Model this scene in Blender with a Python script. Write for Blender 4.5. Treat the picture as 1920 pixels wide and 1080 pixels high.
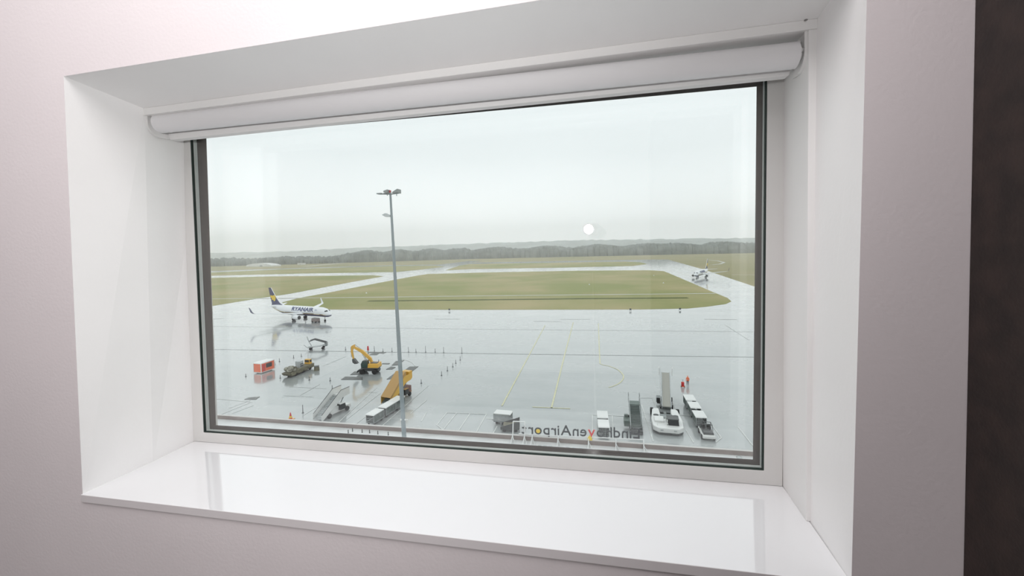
import bpy, bmesh, math, random
from mathutils import Vector, Matrix

random.seed(7)
for o in list(bpy.data.objects):
    bpy.data.objects.remove(o)
scene = bpy.context.scene
COL = scene.collection

# ------------------------------------------------------------------ camera
FPX, CX, CY = 800.0, 956.16, 498.02           # focal length and principal point in 1920x1080 pixels
CAM = Vector((0.39361, -0.749, 0.08079))
YAW, PITCH, ROLL = 0.20713, -0.04184, 0.0242
RC = Matrix.Rotation(YAW, 3, 'Z') @ Matrix.Rotation(PITCH, 3, 'X') @ Matrix.Rotation(ROLL, 3, 'Y')
cd = bpy.data.cameras.new('camera')
cam = bpy.data.objects.new('camera', cd)
COL.objects.link(cam)
cam.matrix_world = Matrix.Translation(CAM) @ (RC @ Matrix.Rotation(math.pi / 2, 3, 'X')).to_4x4()
cd.sensor_fit = 'HORIZONTAL'
cd.sensor_width = 36.0
cd.lens = FPX / 1920 * 36.0
cd.shift_x = (960 - CX) / 1920
cd.shift_y = -(540 - CY) / 1920
cd.clip_start = 0.02
cd.clip_end = 20000
scene.camera = cam

# ------------------------------------------------------------------ sky, lights, exposure
scene.view_settings.view_transform = 'Standard'
scene.view_settings.look = 'None'
scene.view_settings.gamma = 1.0
scene.view_settings.use_curve_mapping = False
scene.view_settings.exposure = 0.0
try:
    scene.cycles.max_bounces = 16
    scene.cycles.diffuse_bounces = 5
    scene.cycles.transparent_max_bounces = 24
    scene.cycles.volume_bounces = 12
except Exception:
    pass

w = bpy.data.worlds.new('overcast_sky')
scene.world = w
w.use_nodes = True
nt = w.node_tree
nt.nodes.clear()
out = nt.nodes.new('ShaderNodeOutputWorld')
bg = nt.nodes.new('ShaderNodeBackground')
tc = nt.nodes.new('ShaderNodeTexCoord')
sp = nt.nodes.new('ShaderNodeSeparateXYZ')
rp = nt.nodes.new('ShaderNodeValToRGB')
nz = nt.nodes.new('ShaderNodeTexNoise')
nz.inputs['Scale'].default_value = 1.6
nz.inputs['Detail'].default_value = 3
ad = nt.nodes.new('ShaderNodeMath'); ad.operation = 'MULTIPLY_ADD'
ad.inputs[1].default_value = 0.10
nt.links.new(tc.outputs['Generated'], sp.inputs[0])
nt.links.new(tc.outputs['Generated'], nz.inputs['Vector'])
nt.links.new(nz.outputs['Fac'], ad.inputs[0])
nt.links.new(sp.outputs['Z'], ad.inputs[2])
nt.links.new(ad.outputs[0], rp.inputs['Fac'])
rp.color_ramp.elements[0].position = 0.06
rp.color_ramp.elements[0].color = (1.03, 1.065, 1.08, 1)
rp.color_ramp.elements[1].position = 0.26
rp.color_ramp.elements[1].color = (0.765, 0.81, 0.825, 1)
nt.links.new(rp.outputs[0], bg.inputs['Color'])
SKY = bg
bg.inputs['Strength'].default_value = 1.30
nt.links.new(bg.outputs[0], out.inputs['Surface'])


def area(name, loc, target, sx, sy, power, color):
    l = bpy.data.lights.new(name, 'AREA')
    l.shape = 'RECTANGLE'; l.size = sx; l.size_y = sy
    l.energy = power; l.color = color
    o = bpy.data.objects.new(name, l)
    COL.objects.link(o)
    o.location = loc
    o.rotation_euler = (Vector(target) - Vector(loc)).to_track_quat('-Z', 'Y').to_euler()
    return o


# added soft light standing in for flash bounced off the ceiling
area('added_bounce_glow', (-0.22, -0.85, 1.24), (-0.22, -0.80, -1.0), 2.1, 1.15, 28, (1.0, 0.965, 0.975))
for sx_ in (-1.6, -0.3):                      # spots added as frontal fill, bounced off the wall behind the photographer
    l_ = bpy.data.lights.new('added_fill_glow', 'SPOT')
    l_.energy = 62; l_.spot_size = math.radians(96); l_.spot_blend = 0.8; l_.shadow_soft_size = 0.004; l_.color = (1.0, 0.985, 0.985)
    o_ = bpy.data.objects.new('added_fill_glow', l_); COL.objects.link(o_)
    o_.location = (sx_, -1.50, 1.17); o_.rotation_euler = (Vector((sx_, -3.4, -0.35)) - Vector(o_.location)).to_track_quat('-Z', 'Y').to_euler()


# lamp on a stand just behind the photographer, turned up and to the left; it is the bright spot mirrored in the panes
LAMP = Vector((0.338, -1.05, 0.172))
l_ = bpy.data.lights.new('photo_lamp_glow', 'SPOT')
l_.energy = 36; l_.spot_size = math.radians(150); l_.spot_blend = 1.0; l_.shadow_soft_size = 0.024; l_.color = (1.0, 0.99, 0.985)
o_ = bpy.data.objects.new('photo_lamp_glow', l_); COL.objects.link(o_)
o_.location = LAMP; o_.rotation_euler = (Vector((-0.62, 0.0, 0.50)) - LAMP).to_track_quat('-Z', 'Y').to_euler()

G = -28.9                                     # level of the airfield below the window


def ray(px, py):
    return RC @ Vector(((px - CX) / FPX, 1.0, -(py - CY) / FPX))


def wp(px, py, Y):                            # point on a plane parallel to the window wall
    d = ray(px, py); t = (Y - CAM.y) / d.y
    return CAM + d * t


def gp(px, py, z=G):                          # point on a level surface outside
    d = ray(px, py); t = (z - CAM.z) / d.z
    return CAM + d * t


# ------------------------------------------------------------------ materials
def mat(name, color, rough=0.6, metal=0.0, noise=0.0, nscale=4.0, bump=0.0, bscale=60.0, spec=0.5, coat=0.0, alpha=None,
        emit=None, color2=None, detail=4.0):
    m = bpy.data.materials.new(name)
    m.use_nodes = True
    t = m.node_tree
    b = t.nodes['Principled BSDF']
    c = (*color, 1)
    b.inputs['Base Color'].default_value = c
    b.inputs['Roughness'].default_value = rough
    b.inputs['Metallic'].default_value = metal
    b.inputs['Specular IOR Level'].default_value = spec
    b.inputs['Coat Weight'].default_value = coat
    if coat: b.inputs['Coat Roughness'].default_value = 0.04
    g = t.nodes.new('ShaderNodeNewGeometry') if (noise or bump or color2) else None
    if noise or color2:
        n = t.nodes.new('ShaderNodeTexNoise')
        n.inputs['Scale'].default_value = nscale
        n.inputs['Detail'].default_value = detail
        t.links.new(g.outputs['Position'], n.inputs['Vector'])
        r = t.nodes.new('ShaderNodeValToRGB')
        lo = color2 if color2 else [max(0, x * (1 - noise)) for x in color]
        hi = color if color2 else [min(1, x * (1 + noise)) for x in color]
        r.color_ramp.elements[0].position = 0.35; r.color_ramp.elements[0].color = (*lo, 1)
        r.color_ramp.elements[1].position = 0.65; r.color_ramp.elements[1].color = (*hi, 1)
        t.links.new(n.outputs['Fac'], r.inputs['Fac'])
        t.links.new(r.outputs[0], b.inputs['Base Color'])
    if bump:
        n = t.nodes.new('ShaderNodeTexNoise'); n.inputs['Scale'].default_value = bscale; n.inputs['Detail'].default_value = 5
        t.links.new(g.outputs['Position'], n.inputs['Vector'])
        bp = t.nodes.new('ShaderNodeBump'); bp.inputs['Strength'].default_value = bump; bp.inputs['Distance'].default_value = 0.01
        t.links.new(n.outputs['Fac'], bp.inputs['Height'])
        t.links.new(bp.outputs[0], b.inputs['Normal'])
    if alpha is not None: b.inputs['Alpha'].default_value = alpha
    if emit:
        b.inputs['Emission Color'].default_value = c
        b.inputs['Emission Strength'].default_value = emit
    return m


def glass_mat(name, tint, f0=0.045):
    m = bpy.data.materials.new(name); m.use_nodes = True
    t = m.node_tree; t.nodes.clear()
    o = t.nodes.new('ShaderNodeOutputMaterial')
    mx = t.nodes.new('ShaderNodeMixShader')
    tr = t.nodes.new('ShaderNodeBsdfTransparent'); tr.inputs[0].default_value = (*tint, 1)
    gl = t.nodes.new('ShaderNodeBsdfGlossy'); gl.inputs['Roughness'].default_value = 0.0
    gl.inputs[0].default_value = (1, 1, 1, 1)
    g = t.nodes.new('ShaderNodeNewGeometry')
    dt = t.nodes.new('ShaderNodeVectorMath'); dt.operation = 'DOT_PRODUCT'
    t.links.new(g.outputs['Normal'], dt.inputs[0]); t.links.new(g.outputs['Incoming'], dt.inputs[1])
    ab = t.nodes.new('ShaderNodeMath'); ab.operation = 'ABSOLUTE'; t.links.new(dt.outputs['Value'], ab.inputs[0])
    sb = t.nodes.new('ShaderNodeMath'); sb.operation = 'SUBTRACT'; sb.inputs[0].default_value = 1; t.links.new(ab.outputs[0], sb.inputs[1])
    pw = t.nodes.new('ShaderNodeMath'); pw.operation = 'POWER'; pw.inputs[1].default_value = 5; t.links.new(sb.outputs[0], pw.inputs[0])
    ma = t.nodes.new('ShaderNodeMath'); ma.operation = 'MULTIPLY_ADD'; ma.inputs[1].default_value = 1 - f0; ma.inputs[2].default_value = f0
    t.links.new(pw.outputs[0], ma.inputs[0])
    t.links.new(ma.outputs[0], mx.inputs[0])
    t.links.new(tr.outputs[0], mx.inputs[1]); t.links.new(gl.outputs[0], mx.inputs[2])
    t.links.new(mx.outputs[0], o.inputs[0])
    return m


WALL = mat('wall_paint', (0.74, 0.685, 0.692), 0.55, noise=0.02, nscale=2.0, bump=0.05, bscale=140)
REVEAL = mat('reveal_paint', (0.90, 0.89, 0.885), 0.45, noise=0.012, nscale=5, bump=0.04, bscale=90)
SILLM = mat('sill_laminate', (0.80, 0.80, 0.81), 0.07, coat=1.0)
SILL_SHADED = mat('sill_edge_shaded', (0.70, 0.665, 0.67), 0.5)  # sill's front edge painted darker to stand for the weaker light on it
LINING = mat('lining_paint', (0.84, 0.83, 0.82), 0.65, spec=0.15)
FRAME = mat('frame_aluminium_white', (0.66, 0.65, 0.635), 0.38, noise=0.02, nscale=8)
BLACKR = mat('gasket_rubber', (0.012, 0.025, 0.02), 0.45)
ALU = mat('spacer_bright', (0.66, 0.71, 0.69), 0.3)
BROWN = mat('spacer_bronze', (0.115, 0.10, 0.092), 0.35, metal=0.3)
GLASS = glass_mat('pane_glass', (0.994, 1.0, 0.998), 0.034)
FABRIC = mat('blind_fabric', (0.80, 0.79, 0.80), 0.7, bump=0.05, bscale=900)
PLASTIC = mat('blind_plastic', (0.82, 0.81, 0.80), 0.6, spec=0.15)
DARKWALL = mat('dark_panel', (0.022, 0.0125, 0.010), 0.55, noise=0.35, nscale=25, bump=0.1, bscale=220)
CEIL = mat('ceiling_paint', (0.7, 0.7, 0.7), 0.8)
CARPET = mat('carpet', (0.10, 0.09, 0.09), 0.95, noise=0.3, nscale=120)
LAMPG = mat('lamp_glass', (1.0, 0.97, 0.95), 0.4, emit=45)
LAMPC = mat('ceiling_lamp_diffuser', (1.0, 0.98, 0.96), 0.4, emit=2.0)
CRACK = mat('paint_crack', (0.25, 0.24, 0.23), 0.9)


def wet(name, c1, c2, rlo=0.06, rhi=0.30, nscale=0.05, stretch=(1, 1, 1), spec=0.5, film=0.0):
    m = bpy.data.materials.new(name); m.use_nodes = True
    t = m.node_tree; b = t.nodes['Principled BSDF']
    g = t.nodes.new('ShaderNodeNewGeometry')
    mp = t.nodes.new('ShaderNodeMapping'); mp.inputs['Scale'].default_value = stretch
    t.links.new(g.outputs['Position'], mp.inputs['Vector'])
    n = t.nodes.new('ShaderNodeTexNoise'); n.inputs['Scale'].default_value = nscale; n.inputs['Detail'].default_value = 6
    n.inputs['Roughness'].default_value = 0.6
    t.links.new(mp.outputs[0], n.inputs['Vector'])
    r = t.nodes.new('ShaderNodeValToRGB')
    r.color_ramp.elements[0].position = 0.36; r.color_ramp.elements[0].color = (*c1, 1)
    r.color_ramp.elements[1].position = 0.64; r.color_ramp.elements[1].color = (*c2, 1)
    t.links.new(n.outputs['Fac'], r.inputs[0]); t.links.new(r.outputs[0], b.inputs['Base Color'])
    mr = t.nodes.new('ShaderNodeMapRange'); mr.inputs[1].default_value = 0.35; mr.inputs[2].default_value = 0.65
    mr.inputs[3].default_value = rlo; mr.inputs[4].default_value = rhi
    t.links.new(n.outputs['Fac'], mr.inputs[0]); t.links.new(mr.outputs[0], b.inputs['Roughness'])
    n2 = t.nodes.new('ShaderNodeTexNoise'); n2.inputs['Scale'].default_value = 3.0
    t.links.new(g.outputs['Position'], n2.inputs['Vector'])
    bp = t.nodes.new('ShaderNodeBump'); bp.inputs['Strength'].default_value = 0.02; bp.inputs['Distance'].default_value = 0.03
    t.links.new(n2.outputs['Fac'], bp.inputs['Height']); t.links.new(bp.outputs[0], b.inputs['Normal'])
    b.inputs['Specular IOR Level'].default_value = spec
    if film:
        b.inputs['Coat Weight'].default_value = film; b.inputs['Coat IOR'].default_value = 1.5; b.inputs['Coat Roughness'].default_value = 0.085
    return m


APRON = wet('wet_concrete', (0.345, 0.37, 0.365), (0.44, 0.455, 0.45), 0.12, 0.35, 0.045, (1, 1.8, 1), 0.5, 0.9)
ROADM = wet('wet_road', (0.33, 0.34, 0.35), (0.42, 0.43, 0.44), 0.12, 0.35, 0.03, (1, 1, 1), 0.6)
ROOFM = wet('roof_membrane', (0.66, 0.66, 0.655), (0.76, 0.76, 0.755), 0.3, 0.6, 0.6, (1, 1, 1), 0.5)
GRASS = mat('winter_grass', (0.43, 0.37, 0.20), 0.95, nscale=0.018, color2=(0.29, 0.305, 0.125), detail=6, spec=0.1)
GRASSF = mat('far_grass', (0.38, 0.33, 0.19), 0.95, nscale=0.01, color2=(0.31, 0.29, 0.15), detail=5, spec=0.1)
DITCH = mat('ditch_grass', (0.115, 0.135, 0.05), 0.95, spec=0.1, noise=0.2, nscale=0.3)
FOREST = mat('forest_leaves_hazed', (0.19, 0.205, 0.198), 0.9, noise=0.3, nscale=0.05, spec=0.1)  # paled: part of the distance haze is painted into this colour
HILLM = mat('far_forest_hazed', (0.34, 0.375, 0.375), 0.95, noise=0.25, nscale=0.004, spec=0.1)  # haze over the far hills is mostly put into this pale tone
YLINE = mat('yellow_paint', (0.66, 0.64, 0.42), 0.4, noise=0.12, nscale=2)
WLINE = mat('white_paint', (0.66, 0.67, 0.65), 0.4, noise=0.1, nscale=2)
DLINE = mat('joint_sealant', (0.31, 0.325, 0.32), 0.4)
WHITE = mat('vehicle_white', (0.78, 0.78, 0.76), 0.3, coat=0.3)
PWHITE = mat('aircraft_white', (0.84, 0.85, 0.86), 0.25, coat=0.4)
NAVY = mat('aircraft_navy', (0.022, 0.028, 0.11), 0.3, coat=0.4)
YEL = mat('aircraft_yellow', (0.80, 0.55, 0.04), 0.35)
SAFY = mat('machine_yellow', (0.78, 0.43, 0.05), 0.35, coat=0.3)
STY = mat('stairs_yellow', (0.78, 0.47, 0.10), 0.45)
STYD = mat('stairs_ochre', (0.50, 0.30, 0.11), 0.5)
ORANGE = mat('hi_vis_orange', (0.95, 0.18, 0.05), 0.6)
KIOSK = mat('kiosk_orange', (0.85, 0.17, 0.07), 0.4)
RED = mat('signal_red', (0.6, 0.03, 0.03), 0.4)
DGREY = mat('dark_grey_paint', (0.075, 0.08, 0.08), 0.4)
MGREY = mat('mid_grey_metal', (0.26, 0.28, 0.28), 0.4, metal=0.3)
LGREY = mat('galvanised_steel', (0.50, 0.52, 0.52), 0.4, metal=0.4, noise=0.1, nscale=2)
GREENG = mat('grey_green_paint', (0.13, 0.17, 0.15), 0.4)
BELT = mat('belt_rubber_pale', (0.40, 0.39, 0.35), 0.7)
TYRE = mat('tyre_rubber', (0.018, 0.018, 0.018), 0.7)
DGLASS = mat('dark_window', (0.015, 0.02, 0.022), 0.1)
GGLASS = mat('green_cab_window', (0.015, 0.05, 0.04), 0.1)
HEAP = mat('grey_brown_heap', (0.28, 0.27, 0.22), 0.7, noise=0.5, nscale=3)
MUDR = mat('rusty_brown_housing', (0.22, 0.12, 0.10), 0.6, noise=0.3, nscale=2)
STEPG = mat('dark_step_tread', (0.15, 0.175, 0.165), 0.5)
BOLL = mat('bollard_grey', (0.13, 0.135, 0.14), 0.6)
MUD = mat('muddy_metal', (0.16, 0.15, 0.10), 0.6, noise=0.4, nscale=1.5)
CURTAIN = mat('cart_curtain', (0.13, 0.155, 0.145), 0.6, noise=0.3, nscale=2)
PATCH = mat('dark_flat_patch', (0.10, 0.105, 0.10), 0.35, noise=0.2, nscale=0.8)  # dark tone of the thin flat patches on the apron
MAST = mat('mast_steel', (0.27, 0.31, 0.33), 0.4, metal=0.3)
PARAPET = mat('parapet_brown', (0.26, 0.215, 0.20), 0.6, noise=0.08, nscale=1.0)
CAPM = mat('parapet_cap', (0.60, 0.57, 0.55), 0.45)
LETTER = mat('letter_black', (0.02, 0.025, 0.03), 0.4)
SKIN = mat('skin', (0.6, 0.36, 0.26), 0.6)
TROUSER = mat('work_trousers', (0.04, 0.045, 0.06), 0.8)
STEELW = mat('white_tube', (0.70, 0.70, 0.69), 0.4)
TAILMARK = mat('pale_blue_mark', (0.55, 0.6, 0.72), 0.4)
TITLE = mat('title_blue', (0.05, 0.07, 0.19), 0.4)
ROADP = mat('pale_concrete', (0.58, 0.57, 0.52), 0.6, noise=0.08, nscale=0.1)
BUILDW = mat('hall_white', (0.72, 0.72, 0.71), 0.5)


# ------------------------------------------------------------------ mesh helpers
class MB:
    """collects shapes into one mesh; v = local vertices, f = faces, m = material slot"""
    def __init__(s): s.v = []; s.f = []; s.m = []

    def add(s, v, f, mi=0):
        o = len(s.v); s.v += [Vector(p) for p in v]
        s.f += [tuple(i + o for i in q) for q in f]; s.m += [mi] * len(f)
        return s

    def box(s, c, d, rz=0, ry=0, rx=0, mi=0, taper=1.0):
        c = Vector(c); hx, hy, hz = d[0] / 2, d[1] / 2, d[2] / 2
        R = Matrix.Rotation(rz, 3, 'Z') @ Matrix.Rotation(ry, 3, 'Y') @ Matrix.Rotation(rx, 3, 'X')
        v = []
        for z in (-1, 1):
            k = taper if z > 0 else 1.0
            for x, y in ((-1, -1), (1, -1), (1, 1), (-1, 1)):
                v.append(c + R @ Vector((x * hx * k, y * hy * k, z * hz)))
        return s.add(v, [(0, 3, 2, 1), (4, 5, 6, 7), (0, 1, 5, 4), (1, 2, 6, 5), (2, 3, 7, 6), (3, 0, 4, 7)], mi)

    def prism(s, pts, a, b, axis='y', mi=0):
        """polygon pts (2-D) extruded from a to b along axis"""
        n = len(pts)
        def P(p, t):
            if axis == 'y': return (p[0], t, p[1])
            if axis == 'x': return (t, p[0], p[1])
            return (p[0], p[1], t)
        v = [P(p, a) for p in pts] + [P(p, b) for p in pts]
        f = [tuple(range(n)), tuple(range(2 * n - 1, n - 1, -1))]
        f += [(i, i + n, (i + 1) % n + n, (i + 1) % n) for i in range(n)]
        return s.add(v, f, mi)

    def tube(s, pts, r, n=10, mi=0, cap=True):
        pts = [Vector(p) for p in pts]
        rs = r if isinstance(r, (list, tuple)) else [r] * len(pts)
        v = []; f = []
        up = Vector((0, 0, 1))
        for i, p in enumerate(pts):
            d = (pts[min(i + 1, len(pts) - 1)] - pts[max(i - 1, 0)])
            d = d.normalized() if d.length > 1e-9 else Vector((0, 0, 1))
            a = d.cross(up)
            if a.length < 1e-3: a = d.cross(Vector((1, 0, 0)))
            a.normalize(); b = d.cross(a)
            for k in range(n):
                t = 2 * math.pi * k / n
                v.append(p + (a * math.cos(t) + b * math.sin(t)) * rs[i])
        for i in range(len(pts) - 1):
            for k in range(n):
                f.append((i * n + k, i * n + (k + 1) % n, (i + 1) * n + (k + 1) % n, (i + 1) * n + k))
        if cap:
            f.append(tuple(range(n))); f.append(tuple(range(len(v) - n, len(v))))
        return s.add(v, f, mi)

    def wheel(s, c, r, wdt, n=18, mi=0):
        c = Vector(c)
        s.tube([c + Vector((0, -wdt / 2, 0)), c + Vector((0, -wdt * .42, 0)), c + Vector((0, wdt * .42, 0)), c + Vector((0, wdt / 2, 0))],
               [r * .86, r, r, r * .86], n, mi)
        return s.tube([c + Vector((0, -wdt * .54, 0)), c + Vector((0, wdt * .54, 0))], r * .45, 10, mi)

    def loft(s, rings, mi=0, cap=True):
        n = len(rings[0]); v = [p for r in rings for p in r]; f = []
        for i in range(len(rings) - 1):
            for k in range(n):
                f.append((i * n + k, i * n + (k + 1) % n, (i + 1) * n + (k + 1) % n, (i + 1) * n + k))
        if cap: f += [tuple(range(n)), tuple(range(len(v) - n, len(v)))]
        return s.add(v, f, mi)

    def sphere(s, c, r, n=12, m=8, sc=(1, 1, 1), mi=0):
        c = Vector(c); rings = []
        for i in range(m + 1):
            a = math.pi * i / m
            rr = max(math.sin(a), 1e-3) * r
            rings.append([c + Vector((rr * math.cos(2 * math.pi * k / n) * sc[0], rr * math.sin(2 * math.pi * k / n) * sc[1], r * math.cos(a) * sc[2])) for k in range(n)])
        return s.loft(rings, mi)

    def build(s, name, mats, parent=None, smooth=False, bevel=0.0, loc=None):
        me = bpy.data.meshes.new(name)
        me.from_pydata([tuple(p) for p in s.v], [], s.f)
        if not isinstance(mats, (list, tuple)): mats = [mats]
        for m in mats: me.materials.append(m)
        me.polygons.foreach_set('material_index', s.m)
        bm = bmesh.new(); bm.from_mesh(me)
        bmesh.ops.recalc_face_normals(bm, faces=bm.faces)
        bm.to_mesh(me); bm.free()
        if smooth:
            me.polygons.foreach_set('use_smooth', [True] * len(me.polygons))
            try: me.set_sharp_from_angle(angle=math.radians(38))
            except Exception: pass
        o = bpy.data.objects.new(name, me); COL.objects.link(o)
        if parent: o.parent = parent
        if loc: o.location = loc
        if bevel:
            b = o.modifiers.new('bevel', 'BEVEL'); b.width = bevel; b.segments = 2; b.limit_method = 'ANGLE'
        return o


def empty(name, loc, label, cat, rz=0, group=None, scale=1.0):
    o = bpy.data.objects.new(name, None); COL.objects.link(o)
    o.empty_display_size = 0.3
    o.location = loc; o.rotation_euler = (0, 0, rz); o.scale = (scale,) * 3
    return tag(o, label, cat, group)


def tag(o, label, cat, group=None):
    o['label'] = label; o['category'] = cat
    if group: o['group'] = group
    return o


def struct(o, kind='structure', label=None):
    o['kind'] = kind
    if label: o['label'] = label
    return o


def copy_tree(o, parent=None):
    c = o.copy(); COL.objects.link(c)
    if parent: c.parent = parent
    for ch in [x for x in bpy.data.objects if x.parent == o]:
        copy_tree(ch, c)
    return c


def text_mesh(txt, size, depth, name, off=0.012):
    cu = bpy.data.curves.new(name, 'FONT'); cu.body = txt; cu.size = size; cu.extrude = depth; cu.offset = size * off
    cu.resolution_u = 3
    o = bpy.data.objects.new('tmp', cu); COL.objects.link(o)
    bpy.context.view_layer.update()
    dg = bpy.context.evaluated_depsgraph_get()
    me = bpy.data.meshes.new_from_object(o.evaluated_get(dg))
    v = [p.co.copy() for p in me.vertices]; f = [tuple(p.vertices) for p in me.polygons]
    bpy.data.objects.remove(o); bpy.data.meshes.remove(me); bpy.data.curves.remove(cu)
    return v, f


def quad_ring(mb, outer, inner, y0, y1, mi=0):
    """four-sided ring between two quads (x, z) at depth y0, extruded to y1"""
    v = [(p[0], y0, p[1]) for p in outer] + [(p[0], y0, p[1]) for p in inner] + \
        [(p[0], y1, p[1]) for p in outer] + [(p[0], y1, p[1]) for p in inner]
    f = []
    for i in range(4):
        j = (i + 1) % 4
        f += [(i, j, 4 + j, 4 + i), (8 + i, 12 + i, 12 + j, 8 + j), (i, 8 + i, 8 + j, j), (4 + i, 4 + j, 12 + j, 12 + i)]
    return mb.add(v, f, mi)


# ------------------------------------------------------------------ the room
RX = 0.924                                    # corner with the dark side wall
LX, BY, FZ, CZ = -2.7, -3.4, -1.32, 1.30
SILL_Z = lambda x: -0.4665 + 0.0062 * x
Fq = [(-0.774, 0.4885), (0.7905, 0.5125), (0.7765, SILL_Z(.78) - .02), (-0.8015, SILL_Z(-.8) - .02)]       # opening in the room face
Kq = [(-0.752, 0.463), (0.7915, 0.487), (0.7845, SILL_Z(.78) - .02), (-0.794, SILL_Z(-.8) - .02)]         # where lining begins, y=.155
YK, YF = 0.155, 0.275
Bq = [(-0.7775, 0.475), (0.7915, 0.487), (0.7845, SILL_Z(.78) - .02), (-0.7975, SILL_Z(-.8) - .02)]
mb = MB()
out4 = [(LX - .2, CZ + .1), (RX + .2, CZ + .1), (RX + .2, FZ - .1), (LX - .2, FZ - .1)]
v = [(p[0], 0, p[1]) for p in out4] + [(p[0], 0, p[1]) for p in Fq] + [(p[0], YK, p[1]) for p in Kq] + \
    [(p[0], 0.345, p[1]) for p in Bq] + [(p[0], 0.345, p[1]) for p in out4]
f = []; ms = []
for i in range(4):
    j = (i + 1) % 4
    for q, k in (((i, j, 4 + j, 4 + i), 0), ((4 + i, 4 + j, 8 + j, 8 + i), 1), ((8 + i, 8 + j, 12 + j, 12 + i), 1),
                 ((12 + i, 12 + j, 16 + j, 16 + i), 0), ((16 + i, 16 + j, j, i), 0)):
        f.append(q); ms.append(k)
mb.v = [Vector(p) for p in v]; mb.f = f; mb.m = ms
struct(mb.build('wall_window', [WALL, REVEAL]))
struct(MB().box((RX + .06, BY / 2 - .001, (CZ + FZ) / 2), (.12, -BY, CZ - FZ)).build('wall_right', DARKWALL))
struct(MB().box((LX - .06, BY / 2 - .001, (CZ + FZ) / 2), (.12, -BY, CZ - FZ)).build('wall_left', WALL))
struct(MB().box(((RX + LX) / 2, BY - .06, (CZ + FZ) / 2), (RX - LX, .12, CZ - FZ)).build('wall_back', CEIL))
struct(MB().box(((RX + LX) / 2, BY / 2, CZ + .06), (RX - LX + .4, -BY + .1, .12)).build('ceiling', CEIL))
struct(MB().box(((RX + LX) / 2, BY / 2, FZ - .06), (RX - LX + .4, -BY + .1, .12)).build('floor', CARPET))

# lining boards round the inner part of the reveal
mb = MB()
tl = .018
zt = lambda x: 0.475 + 0.0156 * (x)
mb.add([(-.79, YK - .003, zt(-.79)), (.792, YK - .003, zt(.792)), (.792, YK - .003, zt(.792) - tl), (-.79, YK - .003, zt(-.79) - tl),
        (-.79, YF + .06, zt(-.79)), (.792, YF + .06, zt(.792)), (.792, YF + .06, zt(.792) - tl), (-.79, YF + .06, zt(-.79) - tl)],
       [(0, 1, 2, 3), (4, 7, 6, 5), (0, 4, 5, 1), (3, 2, 6, 7), (0, 3, 7, 4), (1, 5, 6, 2)])
struct(mb.build('trim_1', LINING, bevel=.0012))
mb = MB()   # right lining board
mb.prism([(.7775, YK - .002), (.7935, YK - .002), (.7935, YF + .05), (.7835, YF + .05), (.7835, YF)], SILL_Z(.78), zt(.78) - tl, 'z')
struct(mb.build('trim_2', LINING, bevel=.001))
# hairline crack in the paint beside the right lining board
mb = MB()
pts = [wp(1531, y, YK - .003) for y in (50, 66, 82, 96, 110, 132, 160)]
pts = [Vector((.7935 - .0012 + random.uniform(-.0006, .0006), YK - .0025, p.z)) for p in pts]
mb.tube(pts, [.0003, .0005, .0002, .0006, .0004, .0003, .0002], 5)
struct(mb.build('trim_3', CRACK))

# sill board
mb = MB()
ys = [-.004, YF + .05]
mb.add([(-.8015, -.004, SILL_Z(-.8)), (.7765, -.004, SILL_Z(.78)), (.7835, YK, SILL_Z(.78)), (.7835, YF + .04, SILL_Z(.78)), (-.795, YF + .04, SILL_Z(-.8)), (-.795, YK, SILL_Z(-.8)),
        (-.8015, -.004, SILL_Z(-.8) - .018), (.7765, -.004, SILL_Z(.78) - .018), (.7835, YK, SILL_Z(.78) - .018), (.7835, YF + .04, SILL_Z(.78) - .018), (-.795, YF + .04, SILL_Z(-.8) - .018), (-.795, YK, SILL_Z(-.8) - .018)],
       [(0, 1, 2, 3, 4, 5), (6, 11, 10, 9, 8, 7)] + [(i, i + 6, (i + 1) % 6 + 6, (i + 1) % 6) for i in range(6)], 0)
mb.m[2] = 1
sill = mb.build('trim_4', [SILLM, SILL_SHADED], bevel=.001)
struct(sill)

# the window: frame, gasket, edge seal, spacer, two panes
win = bpy.data.objects.new('window_1', None); COL.objects.link(win); win.location = (0, YF, -.46); struct(win)
inv = Matrix.Translation(-win.location)


def wpart(mb, name, m, **k):
    mb.v = [p - Vector(win.location) for p in mb.v]
    return mb.build(name, m, win, **k)


Fo = [(-.7765, .456), (.7895, .468), (.7825, SILL_Z(.78) + .0005), (-.7965, SILL_Z(-.8) + .0005)]
Fi = [(-.7495, .434), (.7515, .4335), (.7455, -.4295), (-.7590, -.4425)]
wpart(quad_ring(MB(), Fo, Fi, YF, YF + .05), 'window_frame', FRAME, bevel=.001)
Gi = [(-.7465, .431), (.7485, .4305), (.7425, -.4265), (-.7560, -.4395)]
wpart(quad_ring(MB(), Fi, Gi, YF + .002, YF + .0075), 'gasket', BLACKR)
q = lambda L, Y: [(wp(a, b, Y).x, wp(a, b, Y).z) for a, b in L]
So = q([(373, 248), (1431.5, 155), (1426, 871.5), (395.5, 806)], YF + .030)
wpart(quad_ring(MB(), Fi, [(-.7472, .4315), (.7492, .431), (.7432, -.4272), (-.7567, -.4402)], YF + .0125, YF + .020), 'edge_seal', ALU)
Si = q([(386, 257), (1419, 162), (1412, 862), (404, 797.5)], YF + .0205)
wpart(quad_ring(MB(), Fi, Si, YF + .0205, YF + .0222), 'spacer_bar', BROWN)
for y in (YF + .008, YF + .046):
    wpart(MB().prism([(-.7545, -.438), (.744, -.426), (.7495, .4315), (-.748, .432)], y, y + .004), 'pane', GLASS)

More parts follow.
